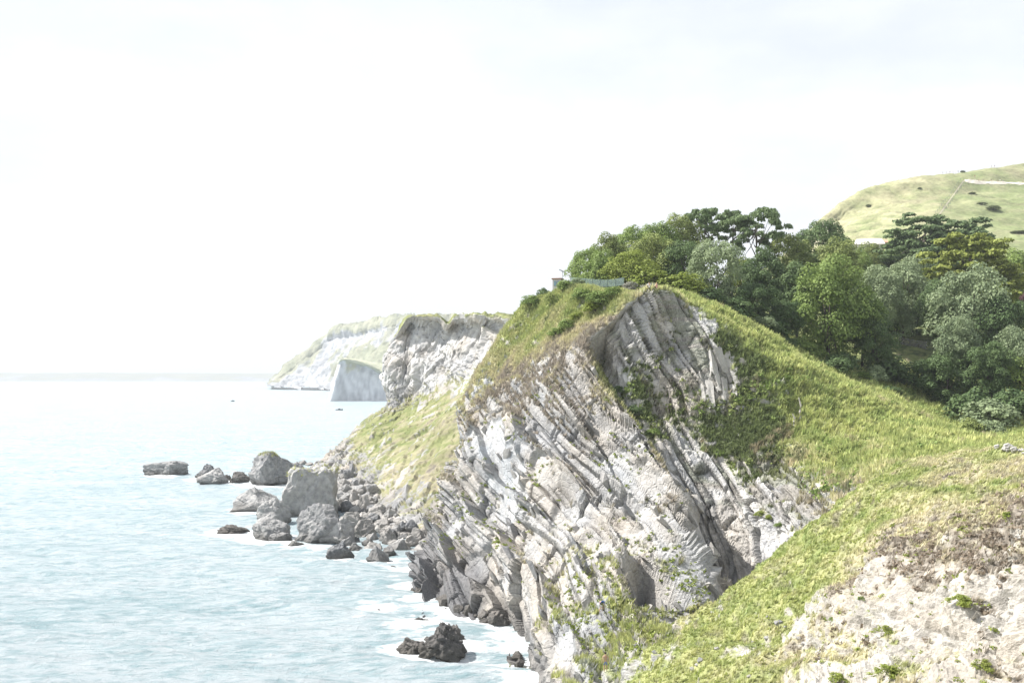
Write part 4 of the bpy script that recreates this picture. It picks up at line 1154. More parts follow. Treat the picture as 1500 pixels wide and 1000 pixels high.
def tuft_mesh(name, q, nn_, hgt, colr, rs, blades=6, spread=.5, lean=(.18, -.05, 0)):
    n = len(q)
    k = blades
    Q = np.repeat(q, k, 0); H = np.repeat(hgt, k)
    ang = rs.random(n * k) * 6.283
    dr = np.stack([np.cos(ang), np.sin(ang), np.zeros(n * k)], 1)
    up = np.array([0, 0, 1.0]) + .35 * np.repeat(nn_, k, 0) + np.array(lean)
    root = Q + dr * (H * spread * .45)[:, None] * rs.random((n * k, 1)) - np.array([0, 0, .05])
    tip = root + (up + dr * spread * rs.random((n * k, 1)) * 1.3) * (H * (.6 + .6 * rs.random(n * k)))[:, None]
    side = np.cross(dr, [0, 0, 1.0]) + .3 * rs.normal(size=(n * k, 3))
    wd = (H * .16 * (.7 + .6 * rs.random(n * k)))[:, None]
    v = np.stack([root - side * wd, root + side * wd, tip], 1).reshape(-1, 3)
    me = bpy.data.meshes.new(name)
    mesh_np(me, v, np.arange(len(v)).reshape(-1, 3))
    a = me.attributes.new('col', 'FLOAT_COLOR', 'POINT')
    cc_ = np.repeat(colr, 3 * k, 0) * np.repeat(.75 + .5 * rs.random(n * k), 3)[:, None]
    a.data.foreach_set('color', np.concatenate([cc_, np.ones((len(cc_), 1))], 1).astype(np.float32).ravel())
    return me

def blade_mat():
    m, nt, b, out = mat_new('grass_blade')
    L = nt.links
    nt.nodes.remove(b)
    at = node(nt, 'ShaderNodeAttribute', attribute_name='col')
    d = node(nt, 'ShaderNodeBsdfDiffuse')
    t = node(nt, 'ShaderNodeBsdfTranslucent')
    ms = node(nt, 'ShaderNodeMixShader')
    ms.inputs[0].default_value = .35
    L.new(at.outputs['Color'], d.inputs['Color']); L.new(at.outputs['Color'], t.inputs['Color'])
    L.new(d.outputs[0], ms.inputs[1]); L.new(t.outputs[0], ms.inputs[2]); L.new(ms.outputs[0], out.inputs['Surface'])
    return m
M_BLADE = blade_mat()

SPOTS = [look(887, 984)[0], look(880, 897)[0]]
def clear(p, r=1.5):
    w = np.ones(len(p))
    for q in SPOTS:
        w *= sstep(r * .7, r, np.hypot(p[:, 0] - q.x, p[:, 1] - q.y + 0.4))
    return w

def tufts(name, label, patch, nrm_, wt, col, n, hlo, hhi, seed, cat='grass', **kw):
    rs = np.random.default_rng(seed)
    q, nn_, i = sample(patch, nrm_, wt * clear(patch.p), n, rs)
    me = tuft_mesh(name, q, nn_, rs.uniform(hlo, hhi, n), col[i] * rs.uniform(.75, 1.2, (n, 1)), rs, **kw)
    me.materials.append(M_BLADE)
    o = new_obj(name, me)
    set_props(o, label, cat, None, 'stuff')

vis = sstep(205, 185, cove.p[:, 1]) * sstep(1640, 1560, CU + cove.p[:, 0] / cove.p[:, 1] * F)
tufts('grass_tufts', 'long yellow-green grass on the ridge above the cove', cove, cove_n, cg * vis, cc * 1.75, 42000, .35, .8, 201)
tufts('grass_tufts', 'dry grass and heath on the seaward slope of the headland', head, head_n, hg * sstep(200, 190, head.p[:, 1]), hc * 1.45, 26000, .3, .65, 202)
nv = sstep(38, 46, nearp.p[:, 1]) * sstep(1640, 1560, CU + nearp.p[:, 0] / nearp.p[:, 1] * F)
tufts('grass_tufts', 'short windblown grass on the near slope', nearp, near_n, ng * nv, nch * 1.5, 54000, .14, .38, 203, lean=(.5, -.2, -.1))

def scrub(name, label, patch, nrm_, wt, n, smin, smax, leaf, seed, per=26):
    """small leafy plants hugging the rock"""
    rs = np.random.default_rng(seed)
    q, nn_, i = sample(patch, nrm_, wt * clear(patch.p), n, rs)
    q = np.repeat(q, per, 0)
    sc = np.repeat(rs.uniform(smin, smax, n), per)
    d = rs.normal(size=(n * per, 3)); d[:, 2] = np.abs(d[:, 2]) * .8
    d /= np.linalg.norm(d, axis=1)[:, None]
    c = q + d * (sc * rs.uniform(.35, 1, n * per))[:, None]
    no = d + .5 * rs.normal(size=d.shape); no /= np.linalg.norm(no, axis=1)[:, None]
    v = leaf_quads(c, no, sc * .28, rs)
    me = bpy.data.meshes.new(name)
    mesh_np(me, v, np.arange(len(v)).reshape(-1, 4))
    a = me.attributes.new('lv', 'FLOAT', 'POINT')
    a.data.foreach_set('value', np.repeat(np.clip(rs.random(n * per) * .7 + np.repeat(rs.random(n), per) * .4, 0, 1), 4).astype(np.float32))
    me.materials.append(LEAF[leaf])
    o = new_obj(name, me)
    set_props(o, label, 'plants', None, 'stuff')

uh, vh = CU + head.p[:, 0] / head.p[:, 1] * F, HV - (head.p[:, 2] - CAMZ) / head.p[:, 1] * F
ledgew = sstep(.35, .75, head_n[:, 2]) * sstep(40, 30, head.p[:, 2]) * sstep(6, 10, head.p[:, 2]) * (0.15 + sstep(0.1, .5, fbm(head.p / 6.0, 3, 301)) + 2.5 * sstep(130, 110, head.p[:, 1]))
scrub('ledge_plants', 'bright green plants on the ledges of the headland cliff', head, head_n, ledgew, 1500, .18, .5, 'bright', 302, 18)
scrub('low_scrub', 'dark low scrub covering the shaded cove wall', cove, cove_n, np.clip(ck * vis * cg, 0, 1) * (.15 + sstep(-.2, .5, fbm(cove.p / 3.0, 3, 309))) + 1e-6, 1100, .15, .5, 'scrub', 303, 22)
scrub('low_scrub', 'green scrub patches on the ridge and saddle', cove, cove_n, cg * vis * sstep(.05, .5, fbm(cove.p / 5.0, 3, 304)), 2600, .25, .8, 'olive', 305, 20)
scrub('low_scrub', 'green bramble patches dotted over the grass ridge', cove, cove_n, cg * vis * sstep(.2, .6, fbm(cove.p / 6.0, 3, 310)), 1100, .3, .9, 'green', 311, 20)
scrub('slope_plants', 'small bright plants dotted over the near slope', nearp, near_n, nv * (.4 + ng) * (.25 + sstep(.05, .5, fbm(nearp.p / 2.5, 3, 306))), 4600, .07, .26, 'bright', 307, 16)
scrub('slope_heath', 'brown heather clumps on the near slope', nearp, near_n, nv * sstep(.55, .9, nearp.ch[:, 1]) * ng, 900, .15, .4, 'heath', 308, 18)

# ------------------------------------------------------------------ boulders, blocks and stones
def boulder_mat(name, lo, hi, wet=4.0):
    m, nt, b, out = mat_new(name)
    L = nt.links
    tcx = node(nt, 'ShaderNodeTexCoord')
    ge = node(nt, 'ShaderNodeNewGeometry')
    oi = node(nt, 'ShaderNodeObjectInfo')
    ad = node(nt, 'ShaderNodeVectorMath', operation='ADD')
    L.new(ge.outputs['Position'], ad.inputs[0]); L.new(oi.outputs['Random'], ad.inputs[1])
    n1 = node(nt, 'ShaderNodeTexNoise', Scale=.8, Detail=7.0, Roughness=.68)
    n2 = node(nt, 'ShaderNodeTexNoise', Scale=.25, Detail=4.0)
    L.new(ad.outputs[0], n1.inputs['Vector']); L.new(ad.outputs[0], n2.inputs['Vector'])
    f = mathn(nt, 'ADD', mathn(nt, 'MULTIPLY', n1.outputs['Fac'], 1.1), mathn(nt, 'MULTIPLY', oi.outputs['Random'], .35))
    mr = node(nt, 'ShaderNodeMapRange')
    mr.inputs['From Min'].default_value = .48; mr.inputs['From Max'].default_value = 1.0
    L.new(f, mr.inputs['Value'])
    mc = node(nt, 'ShaderNodeMix', data_type='RGBA')
    mc.inputs['A'].default_value = (*lo, 1); mc.inputs['B'].default_value = (*hi, 1)
    L.new(mr.outputs[0], mc.inputs['Factor'])
    # tide mark: wet weedy rock just above the water
    sx = node(nt, 'ShaderNodeSeparateXYZ')
    L.new(ge.outputs['Position'], sx.inputs[0])
    tz = mathn(nt, 'SUBTRACT', sx.outputs['Z'], mathn(nt, 'MULTIPLY', n2.outputs['Fac'], wet))
    mt = node(nt, 'ShaderNodeMapRange')
    mt.inputs['From Min'].default_value = -wet * .35; mt.inputs['From Max'].default_value = wet * .3
    mt.inputs['To Min'].default_value = .85; mt.inputs['To Max'].default_value = 0
    L.new(tz, mt.inputs['Value'])
    m2 = node(nt, 'ShaderNodeMix', data_type='RGBA')
    m2.inputs['B'].default_value = (.075, .07, .06, 1)
    L.new(mt.outputs[0], m2.inputs['Factor']); L.new(mc.outputs['Result'], m2.inputs['A'])
    L.new(m2.outputs['Result'], b.inputs['Base Color'])
    b.inputs['Roughness'].default_value = .85
    b.inputs['Specular IOR Level'].default_value = .25
    bm = node(nt, 'ShaderNodeBump', Strength=.8, Distance=.6)
    L.new(n1.outputs['Fac'], bm.inputs['Height']); L.new(bm.outputs[0], b.inputs['Normal'])
    return m
M_BOULD = boulder_mat('grey_boulder', (.135, .14, .148), (.45, .44, .42))
M_PALE = boulder_mat('pale_boulder', (.25, .24, .225), (.46, .44, .41), .8)
M_WET = boulder_mat('wet_dark_rock', (.085, .082, .08), (.24, .22, .20), 4.0)
M_BLOCK = boulder_mat('cliff_block', (.23, .23, .235), (.44, .42, .385), .01)
M_WHITE = boulder_mat('white_limestone', (.36, .35, .325), (.55, .53, .49), .01)

import bmesh
_ico = {}
def ico(sub):
    if sub not in _ico:
        bm = bmesh.new()
        bmesh.ops.create_icosphere(bm, subdivisions=sub, radius=1)
        _ico[sub] = (np.array([v.co[:] for v in bm.verts]), np.array([[v.index for v in f.verts] for f in bm.faces]))
        bm.free()
    return _ico[sub]

def boulder_mesh(seed, sub=4, planes=13, beds=0.0, rough=.05, top=None, taper=.0):
    rs = np.random.default_rng(seed)
    d, f = ico(sub)
    cand = rs.normal(size=(60, 3)); cand /= np.linalg.norm(cand, axis=1)[:, None]
    sel = [0]
    while len(sel) < planes:                     # spread the break faces round the stone
        sel.append(int(np.argmax((1 - cand @ cand[sel].T).min(1) * rs.uniform(.6, 1, 60))))
    n = cand[sel]
    h = rs.uniform(.66, .98, planes)
    if top is not None:
        n = np.concatenate([n, [[.06, -.05, 1.0]]]); h = np.append(h, top)
    dn = d @ n.T
    r = np.where(dn > .05, h / np.maximum(dn, .05), 9).min(1)
    r = np.minimum(r, 1.35)
    p = d * r[:, None]
    p = p + d * (rough * fbm(p * 2.0 + seed, 5, seed % 50) + rough * .5 * ridged(p * 3.1 + seed, 3, seed % 40))[:, None]
    p[:, :2] *= (1 - taper * p[:, 2:3])
    p /= np.abs(p).max(0)[None] * .97
    if beds:
        b_, _, _ = blocks(p, (.35, -.2, .9), (1, .2, 0), .22, .7, beds, seed % 60, .5, 1.0)
        p = p + d * b_[:, None]
    me = bpy.data.meshes.new('boulder')
    mesh_np(me, p, f)
    me.polygons.foreach_set('use_smooth', np.full(len(f), False))
    return me

BM = [boulder_mesh(s, 4, 9 + s % 5, .10, .07) for s in range(400, 410)]
for _m in BM: _m.materials.append(M_BOULD)
def bmesh_mat(i, mat):
    return (BM[i % len(BM)], mat)

def put_rock(name, me, u, vb, w, h, label, group, mat=None, z=0.0, rz=None, dep=.8, hitg=False, cat='boulder', sinkf=.25):
    """a rock whose foot shows at (u, vb) and which is w wide and h high in the photograph"""
    if hitg:
        q = look(u, vb)[0]
        Y, z = q.y, q.z
    else:
        Y = (CAMZ - z) * F / (vb - HV)
    ww, hh = w / F * Y, h / F * Y
    if isinstance(me, tuple):
        o = slot(new_obj(name, me[0]), me[1])
    else:
        o = new_obj(name, me)
    x = (u - CU) / F * Y
    o.location = (x, Y + ww * dep * .35, z + hh * (.5 - sinkf * .5))
    o.scale = (ww * .54, ww * .54 * dep, hh * (.5 + sinkf * .5) * 1.04)
    o.rotation_euler = (0, 0, rz if rz is not None else 0)
    set_props(o, label, cat, group)
    return o

BIG = [
    # u, v of foot, width, height, seed, material, label
    (239, 699, 60, 23, 501, M_BOULD, 'low humped dark rock alone in the sea, farthest left'),
    (301, 704, 38, 24, 502, M_BOULD, 'pointed dark rock behind a smaller hump, second from the left'),
    (309, 712, 44, 25, 503, M_BOULD, 'dark hump in front of the pointed sea rock'),
    (331, 708, 16, 14, 513, M_WET, 'small brown rock beside the dark hump'),
    (349, 711, 30, 22, 504, M_WET, 'low brown rock joined to the foot of the largest sea boulder'),
    (390, 714, 70, 53, 505, M_BOULD, 'largest rounded sea boulder with turf on its peak'),
    (433, 703, 42, 24, 506, M_BOULD, 'low jagged rock just right of the largest sea boulder'),
    (374, 753, 68, 38, 507, M_BOULD, 'dark pyramid rock left of the flat-topped stack'),
    (398, 772, 50, 40, 508, M_BOULD, 'dark rounded boulder between pyramid rock and stack'),
    (392, 796, 50, 38, 509, M_BOULD, 'square grey block at the waterline in front of the dark boulder'),
    (338, 787, 46, 18, 511, M_WET, 'low ragged reef in white water left of the square block'),
    (407, 799, 36, 18, 512, M_BOULD, 'low ridged rock right of the square block'),
    (433, 806, 26, 14, 514, M_BOULD, 'flat rock at the waterline below the rounded boulder'),
    (465, 800, 74, 60, 510, M_BOULD, 'big rounded grey boulder in front of the flat-topped stack'),
    (494, 802, 54, 42, 515, M_BOULD, 'grey slabby boulder leaning right of the big rounded one'),
    (533, 792, 46, 34, 516, M_PALE, 'pale squarish boulder on the boulder beach'),
    (532, 754, 24, 30, 517, M_PALE, 'pale upright pointed boulder on the beach'),
    (554, 829, 34, 28, 518, M_BOULD, 'dark angular boulder at the water edge of the beach'),
    (494, 823, 42, 32, 519, M_BOULD, 'broad boulder at the water edge left of the angular one'),
    (565, 800, 30, 24, 520, M_PALE, 'pale boulder in the middle of the boulder beach'),
    (585, 812, 26, 22, 521, M_BOULD, 'grey boulder near the cliff end of the beach'),
    (602, 806, 26, 22, 522, M_PALE, 'pale boulder against the foot of the cliff'),
    (552, 762, 30, 22, 523, M_PALE, 'pale boulder high on the beach below the grass'),
    (510, 740, 26, 18, 524, M_BOULD, 'grey boulder behind the flat-topped stack'),
    (512, 774, 36, 28, 551, M_PALE, 'pale blocky boulder right of the grey slabby one'),
    (546, 816, 30, 22, 552, M_PALE, 'pale boulder just behind the dark angular one'),
    (574, 786, 30, 22, 553, M_PALE, 'tilted pale boulder on the upper beach near the cliff'),
    (519, 816, 28, 20, 554, M_BOULD, 'grey boulder between the broad one and the angular one'),
    (598, 789, 26, 20, 555, M_BOULD, 'grey boulder above the pale one at the cliff foot'),
    (505, 722, 30, 20, 556, M_PALE, 'pale boulder in the rubble right of the flat-topped stack'),
    (470, 702, 30, 18, 557, M_BOULD, 'grey boulder behind the stack towards the far beach'),
    (327, 814, 14, 5, 525, M_WET, 'small dark rock awash off the square block'),
    (648, 972, 74, 58, 546, M_WET, 'large wet black rock in the surf at the cliff foot'),
    (668, 955, 36, 40, 548, M_WET, 'wet black rock leaning behind the right side of the large one'),
    (601, 965, 42, 28, 527, M_WET, 'low wet rock left of the large black one'),
    (614, 924, 36, 18, 528, M_WET, 'flat wet rock behind the large black one'),
    (553, 899, 14, 7, 529, M_WET, 'tiny dark rock in the waves off the cliff'),
    (575, 838, 16, 9, 530, M_WET, 'small dark rock off the end of the beach'),
    (572, 851, 12, 7, 531, M_WET, 'smaller dark rock in foam off the end of the beach'),
    (662, 896, 36, 26, 532, M_WET, 'dark boulder wedged at the foot of the main cliff'),
    (692, 905, 40, 18, 533, M_PALE, 'flat tan ledge at the foot of the main cliff'),
    (718, 916, 40, 14, 534, M_PALE, 'long tan ledge washed by the surf at the cliff foot'),
    (690, 882, 46, 28, 535, M_WET, 'rounded brown boulder on the ledge at the cliff foot'),
]
for (u, vb, w, h, sd, mt, lab) in BIG:
    me = boulder_mesh(sd, 5, 18 if mt is M_WET else 8 + sd % 5, .24 if mt is M_WET else .13, .17 if mt is M_WET else .085, None, {502: .5, 507: .5, 501: .1, 505: .2, 517: .4, 546: .28, 548: .3}.get(sd, .15))
    me.materials.append(mt)
    put_rock('boulder', me, u, vb, w, h, lab, 'sea boulders', rz=0.0)

# the flat-topped stack
me = boulder_mesh(571, 5, 7, .10, .04, .92)
d_, f_ = ico(5)
pts = np.zeros(len(me.vertices) * 3, np.float32); me.vertices.foreach_get('co', pts); pts = pts.reshape(-1, 3)
box = np.clip(d_ * 1.42, -.98, .98)
pts = box * np.array([.92, .9, .98]) * (1 + .17 * fbm(box * 1.3, 5, 9))[:, None] + d_ * (blocks(box, (.5, .1, .85), (1, 0, -.5), .3, .6, .10, 8, .5, 1.0)[0])[:, None]
pts[:, 0] = pts[:, 0] * (1.0 - .14 * pts[:, 2]) + .12 * pts[:, 2]
me.vertices.foreach_set('co', pts.astype(np.float32).ravel())
me.materials.append(M_BOULD)
stack = put_rock('sea_stack', me, 450, 760, 78, 72, 'flat-topped rock stack with grass on top among the boulders', None, rz=.15, dep=.8, cat='rock')

def cap(parent, n, zmin, seed, rad=.75):
    """turf on the top of a rock, a part of it"""
    rs = np.random.default_rng(seed)
    a = np.zeros(len(parent.data.vertices) * 3, np.float32); parent.data.vertices.foreach_get('co', a); a = a.reshape(-1, 3)
    a = a[a[:, 2] > zmin]
    q = a[rs.integers(0, len(a), n)] + rs.normal(size=(n, 3)) * .03
    g = np.tile(GR_YEL[None] * 1.3, (n, 1)) * rs.uniform(.6, 1.3, (n, 1))
    tm = tuft_mesh('turf_cap', q, np.tile([[0, 0, 1.0]], (n, 1)), rs.uniform(.03, .08, n), g, rs, 6, 1.2)
    tm.materials.append(M_BLADE)
    o = new_obj('turf_cap', tm, parent)
    return o
cap(stack, 260, .80, 3)
for o in list(COL.objects):
    if o.get('label', '').startswith('largest rounded sea boulder'):
        cap(o, 160, .78, 4)

# many boulders of the beach
rs = np.random.default_rng(88)
lab_b = 'one of the many loose boulders heaped on the beach below the grass slope'
beach = [(455, 690), (520, 700), (560, 735), (600, 775), (622, 800), (610, 815), (560, 822), (500, 812), (450, 790), (440, 720)]
def inpoly(u, v, poly):
    c = False
    for i in range(len(poly)):
        (x1, y1), (x2, y2) = poly[i], poly[i - 1]
        if (y1 > v) != (y2 > v) and u < (x2 - x1) * (v - y1) / (y2 - y1) + x1:
            c = not c
    return c
cnt = 0
while cnt < 260:
    u, v = rs.uniform(400, 625), rs.uniform(672, 828)
    strip = abs((v - 676) - (u - 420) * .33) < 14 and u < 520 and v > 680
    if not (inpoly(u, v, beach) or strip): continue
    w = 8 + 20 * rs.random() ** 1.8 * (.6 + .5 * (v - 670) / 150)
    pale = rs.random() < .45
    zone = 'behind the sea rocks at the far end of the beach' if strip else 'at the water edge of the boulder beach' if v > 800 else 'beside the flat-topped stack' if u < 505 else 'high on the beach under the grass slope' if v < 760 else 'where the beach meets the main cliff' if u > 585 else 'in the middle of the boulder beach'
    lab_b = '%s %s boulder %s' % ('large' if w > 15 else 'mid-sized' if w > 10.5 else 'small', 'pale' if pale else 'grey', zone)
    put_rock('beach_boulder', bmesh_mat(int(rs.integers(0, 10)), M_PALE if pale else M_BOULD), u, v, w, w * rs.uniform(.5, .85), lab_b, lab_b.replace('boulder', 'boulders', 1), rz=rs.uniform(0, 6.28), hitg=True, sinkf=.35)
    cnt += 1
lab_c = 'one of the dark tumbled rocks along the wet foot of the main cliff'
for k in range(34):
    t = rs.random()
    u = 604 + 160 * t; v = np.interp(u, [600, 640, 700, 745, 765], [862, 892, 908, 925, 990]) + rs.uniform(-10, 4)
    w = rs.uniform(9, 24)
    put_rock('cliff_foot_rock', bmesh_mat(int(rs.integers(0, 10)), M_WET), u, v, w, w * rs.uniform(.5, .8), ('%s dark rock at the wet foot of the main cliff %s' % ('larger' if w > 16 else 'smaller', 'below the steep left end' if u < 680 else 'by the tan ledges' if u < 735 else 'by the bottom edge')), 'rocks at the wet cliff foot', rz=rs.uniform(0, 6.28), hitg=True, cat='rock')
lab_d = 'one of the pale stones in the row on the saddle by the right edge'
for k in range(12):
    u = rs.uniform(1442, 1500); v = 652 + (u - 1440) * .16 + rs.uniform(-3, 4)
    w = rs.uniform(6, 15)
    put_rock('pale_stone', bmesh_mat(k, M_WHITE), u, v, w, w * .6, lab_d, 'pale stones on the saddle', rz=rs.uniform(0, 6.28), hitg=True, cat='stone')
lab_e = 'one of the loose pale rocks strewn over the low neck below the cave'
for k in range(34):
    u, v = rs.uniform(830, 1180), rs.uniform(880, 998)
    if v < 900 + (1010 - u) * .1 or (u > 1010 and v < 890 - (u - 1030) * .55 + 40): continue
    w = rs.uniform(5, 13)
    put_rock('loose_rock', bmesh_mat(k, M_BLOCK), u, v, w, w * .5, lab_e, 'loose rocks on the neck', rz=rs.uniform(0, 6.28), hitg=True, cat='rock', sinkf=.5)
lab_f = 'one of the fallen rocks on the shoulder right of the cove wall'

# angular blocks standing out of the bedded cliff: parts of the cliff
def hull_block(seed, sx=1, sy=1, sz=1):
    rs_ = np.random.default_rng(seed)
    bm = bmesh.new()
    for k in range(16):
        q = np.clip(rs_.normal(size=3) * .9, -1, 1) * rs_.uniform(.75, 1, 3)
        bm.verts.new(q * (sx, sy, sz))
    r_ = bmesh.ops.convex_hull(bm, input=bm.verts)
    for v in [v for v in bm.verts if not v.link_faces]:
        bm.verts.remove(v)
    me = bpy.data.meshes.new('rock_block')
    bm.to_mesh(me); bm.free()
    return me
def basis(nb, t):
    nb = nrm(nb); t = nrm(np.array(t) - nb * np.dot(t, nb)); r = np.cross(nb, t)
    return Matrix(((t[0], r[0], nb[0]), (t[1], r[1], nb[1]), (t[2], r[2], nb[2])))
R1 = basis(NB1, TD1)
head_o = bpy.data.objects['headland_cliff']
HB = [hull_block(s) for s in range(700, 708)]
for m_ in HB: m_.materials.append(M_BLOCK)
rs = np.random.default_rng(99)
wq = sstep(.3, .05, hg) * sstep(5, 9, head.p[:, 2]) * sstep(44, 38, head.p[:, 2]) * (uh > 610) * (uh < 1050)
f_all = head.faces()
wf = wq[f_all].mean(1); ar = np.linalg.norm(np.cross(head.p[f_all[:, 2]] - head.p[f_all[:, 0]], head.p[f_all[:, 3]] - head.p[f_all[:, 1]]), axis=1)
pick = rs.choice(len(f_all), 170, p=wf * ar / (wf * ar).sum(), replace=False)
for i in pick:
    q = head.p[f_all[i, 0]]
    o = new_obj('rock_block', HB[int(rs.integers(0, 8))], head_o)
    s_ = rs.uniform(.5, 1.25)
    jit = Matrix.Rotation(rs.normal() * .18, 3, 'X') @ Matrix.Rotation(rs.normal() * .18, 3, 'Y') @ Matrix.Rotation(rs.normal() * .25, 3, 'Z')
    o.matrix_world = Matrix.Translation(q) @ (R1 @ jit).to_4x4() @ Matrix.Diagonal((s_ * rs.uniform(1.0, 1.9), s_ * rs.uniform(.8, 1.3), s_ * rs.uniform(.25, .5), 1))

# upright white limestone beds of the fold: parts of the cove wall
cove_o = bpy.data.objects['cove_cliff']
def slab_block(seed):
    rs_ = np.random.default_rng(seed)
    bm = bmesh.new()
    bmesh.ops.create_cube(bm, size=2)
    bmesh.ops.subdivide_edges(bm, edges=bm.edges[:], cuts=2, use_grid_fill=True)
    co = np.array([v.co[:] for v in bm.verts])
    tap = 1 - .35 * rs_.random() * (co[:, 2:3] + 1) * .5
    co2 = co * np.concatenate([tap, np.ones_like(tap), np.ones_like(tap)], 1)
    co2 = co2 + .22 * np.stack([noise(co * 1.1 + seed, 1), noise(co * 1.1 + seed, 2), .5 * noise(co * 1.1 + seed, 3)], 1) + .1 * rs_.normal(size=co.shape)
    for v, c in zip(bm.verts, co2): v.co = c
    me = bpy.data.meshes.new('limestone_bed'); bm.to_mesh(me); bm.free()
    return me
LB = [slab_block(s) for s in range(720, 728)]
for m_ in LB: m_.materials.append(M_WHITE)
beds = [(1041, 515, 1047, 545), (1047, 550, 1053, 572), (1053, 512, 1062, 545), (1062, 518, 1072, 556), (1070, 524, 1080, 562), (1073, 566, 1081, 600), (1058, 558, 1064, 586), (1024, 548, 1032, 588), (1036, 560, 1044, 592)]
for k, (u0, v0, u1, v1) in enumerate(beds):
    a, b = look(u0, v0, ('cove',)), look(u1, v1, ('cove',))
    if a is None or b is None: continue
    pa, pb = a[0], b[0]
    L_ = (pb - pa).length
    if L_ > 25: continue
    z_ = (pb - pa).normalized()
    n_ = (a[1] + b[1]).normalized()
    if n_.y > 0: n_ = -n_
    x_ = z_.cross(n_).normalized(); y_ = z_.cross(x_)
    nseg = max(1, int(L_ / 2.2))
    for j in range(nseg):
        c_ = pa.lerp(pb, (j + .5) / nseg)
        o = new_obj('limestone_bed', LB[(k + j * 3) % 8], cove_o)
        w_ = rs.uniform(.35, .75)
        M3 = Matrix(((x_.x, y_.x, z_.x), (x_.y, y_.y, z_.y), (x_.z, y_.z, z_.z)))
        o.matrix_world = Matrix.Translation(c_ - n_ * rs.uniform(.05, .35)) @ (M3 @ Matrix.Rotation(rs.normal() * .25, 3, 'Z') @ Matrix.Rotation(rs.normal() * .07, 3, 'Y')).to_4x4() @ Matrix.Diagonal((w_, rs.uniform(.35, .6), L_ / nseg * .56, 1))

# ------------------------------------------------------------------ built things
def box(name, parent, mat, x0, x1, y0, y1, z0, z1, bev=0.0):
    bm = bmesh.new()
    vs_ = [bm.verts.new((x, y, z)) for z in (z0, z1) for y in (y0, y1) for x in (x0, x1)]
    for q in ((0, 2, 3, 1), (4, 5, 7, 6), (0, 1, 5, 4), (2, 6, 7, 3), (0, 4, 6, 2), (1, 3, 7, 5)):
        bm.faces.new([vs_[i] for i in q])
    if bev:
        bmesh.ops.bevel(bm, geom=bm.edges[:], offset=bev, segments=1, affect='EDGES')
    me = bpy.data.meshes.new(name); bm.to_mesh(me); bm.free()
    me.materials.append(mat)
    return new_obj(name, me, parent)

M_PLASTER = plain_mat('pale_render', (.55, .54, .52), .9, 3, .12)
M_RUST = plain_mat('rusty_roof', (.30, .17, .11), .8, 4, .4)
M_GLASS = plain_mat('window_glass', (.20, .32, .38), .15, 2, .15, 0, .6)
M_FRAME = plain_mat('grey_metal', (.22, .23, .24), .5, 6, .2, .1)
M_WROOF = plain_mat('white_roof', (.74, .70, .66), .6, 1.5, .1, .05)
M_TERRA = plain_mat('terracotta_roof', (.48, .30, .20), .8, 2, .3)

# the hut on the skyline
x_, Y_ = (817 - CU) / F * 200, 200.0
zb = CAMZ + (HV - 424) / F * Y_
hut = new_obj('hut', None); hut.location = (x_, Y_, zb); hut.rotation_euler = (0, 0, math.radians(-18)); hut.scale = (.78, .78, .72)
set_props(hut, 'small pale hut with blue windows and rusty flat roof on the skyline', 'hut')
box('wall', hut, M_PLASTER, -1.15, 1.15, -1, 1, -1.5, 2.75, .03)
box('roof', hut, M_RUST, -1.35, 1.35, -1.2, 1.2, 2.76, 3.1, .04)
for xx in (-.72, .1):
    w_ = box('window', hut, M_FRAME, xx - .06, xx + .68, -1.06, -1.003, .9, 2.3)
    box('pane', w_, M_GLASS, xx, xx + .62, -1.08, -1.063, .98, 2.22)
# tilted panel on a pole beside it
pan = new_obj('tilted_panel', None); pan.location = ((824 - CU) / F * 198, 198, CAMZ + (HV - 415) / F * 198)
set_props(pan, 'small slanted panel on a thin pole above the hut', 'panel')
V, Fc = tube([(0, 0, -1.5), (0, 0, 2.5)], [.05, .04]); me = bpy.data.meshes.new('pole'); me.from_pydata(V, [], Fc); me.materials.append(M_FRAME); new_obj('pole', me, pan)
pl = box('panel', pan, M_FRAME, -.62, .62, -.3, .3, -.05, .05, .01); pl.location = (-.1, 0, 2.5); pl.rotation_euler = (math.radians(18), math.radians(24), 0)
br = box('bracket', pan, M_FRAME, -.12, .12, -.1, .1, 2.30, 2.42)

# green mesh fence
def net_mat():
    m, nt, b, out = mat_new('green_fence_net')
    L = nt.links
    tcx = node(nt, 'ShaderNodeTexCoord')
    n1 = node(nt, 'ShaderNodeTexNoise', Scale=1.3, Detail=3.0)
    L.new(tcx.outputs['Object'], n1.inputs['Vector'])
    b.inputs['Base Color'].default_value = (.22, .30, .28, 1)
    tr = node(nt, 'ShaderNodeBsdfTransparent')
    ms = node(nt, 'ShaderNodeMixShader')
    L.new(mathn(nt, 'ADD', mathn(nt, 'MULTIPLY', n1.outputs['Fac'], .5), .12), ms.inputs[0])
    L.new(tr.outputs[0], ms.inputs[1]); L.new(b.outputs[0], ms.inputs[2]); L.new(ms.outputs[0], out.inputs['Surface'])
    return m
M_NET = net_mat()
M_POST = plain_mat('fence_post', (.10, .14, .12), .8, 5, .3)
fence = new_obj('fence', None)
fpts = []
for u, v in ((836, 411), (846, 412), (857, 413), (868, 414), (879, 415), (890, 415), (902, 414), (914, 412)):
    Yf = np.interp(u, [836, 914], [192, 181])
    x = (u - CU) / F * Yf
    fpts.append(Vector((x, Yf, max(ground(x, Yf), CAMZ + (HV - v - 4) / F * Yf) - .15)))
fence.location = fpts[0]
set_props(fence, 'green mesh fence with dark posts along the cliff top below the wood', 'fence')
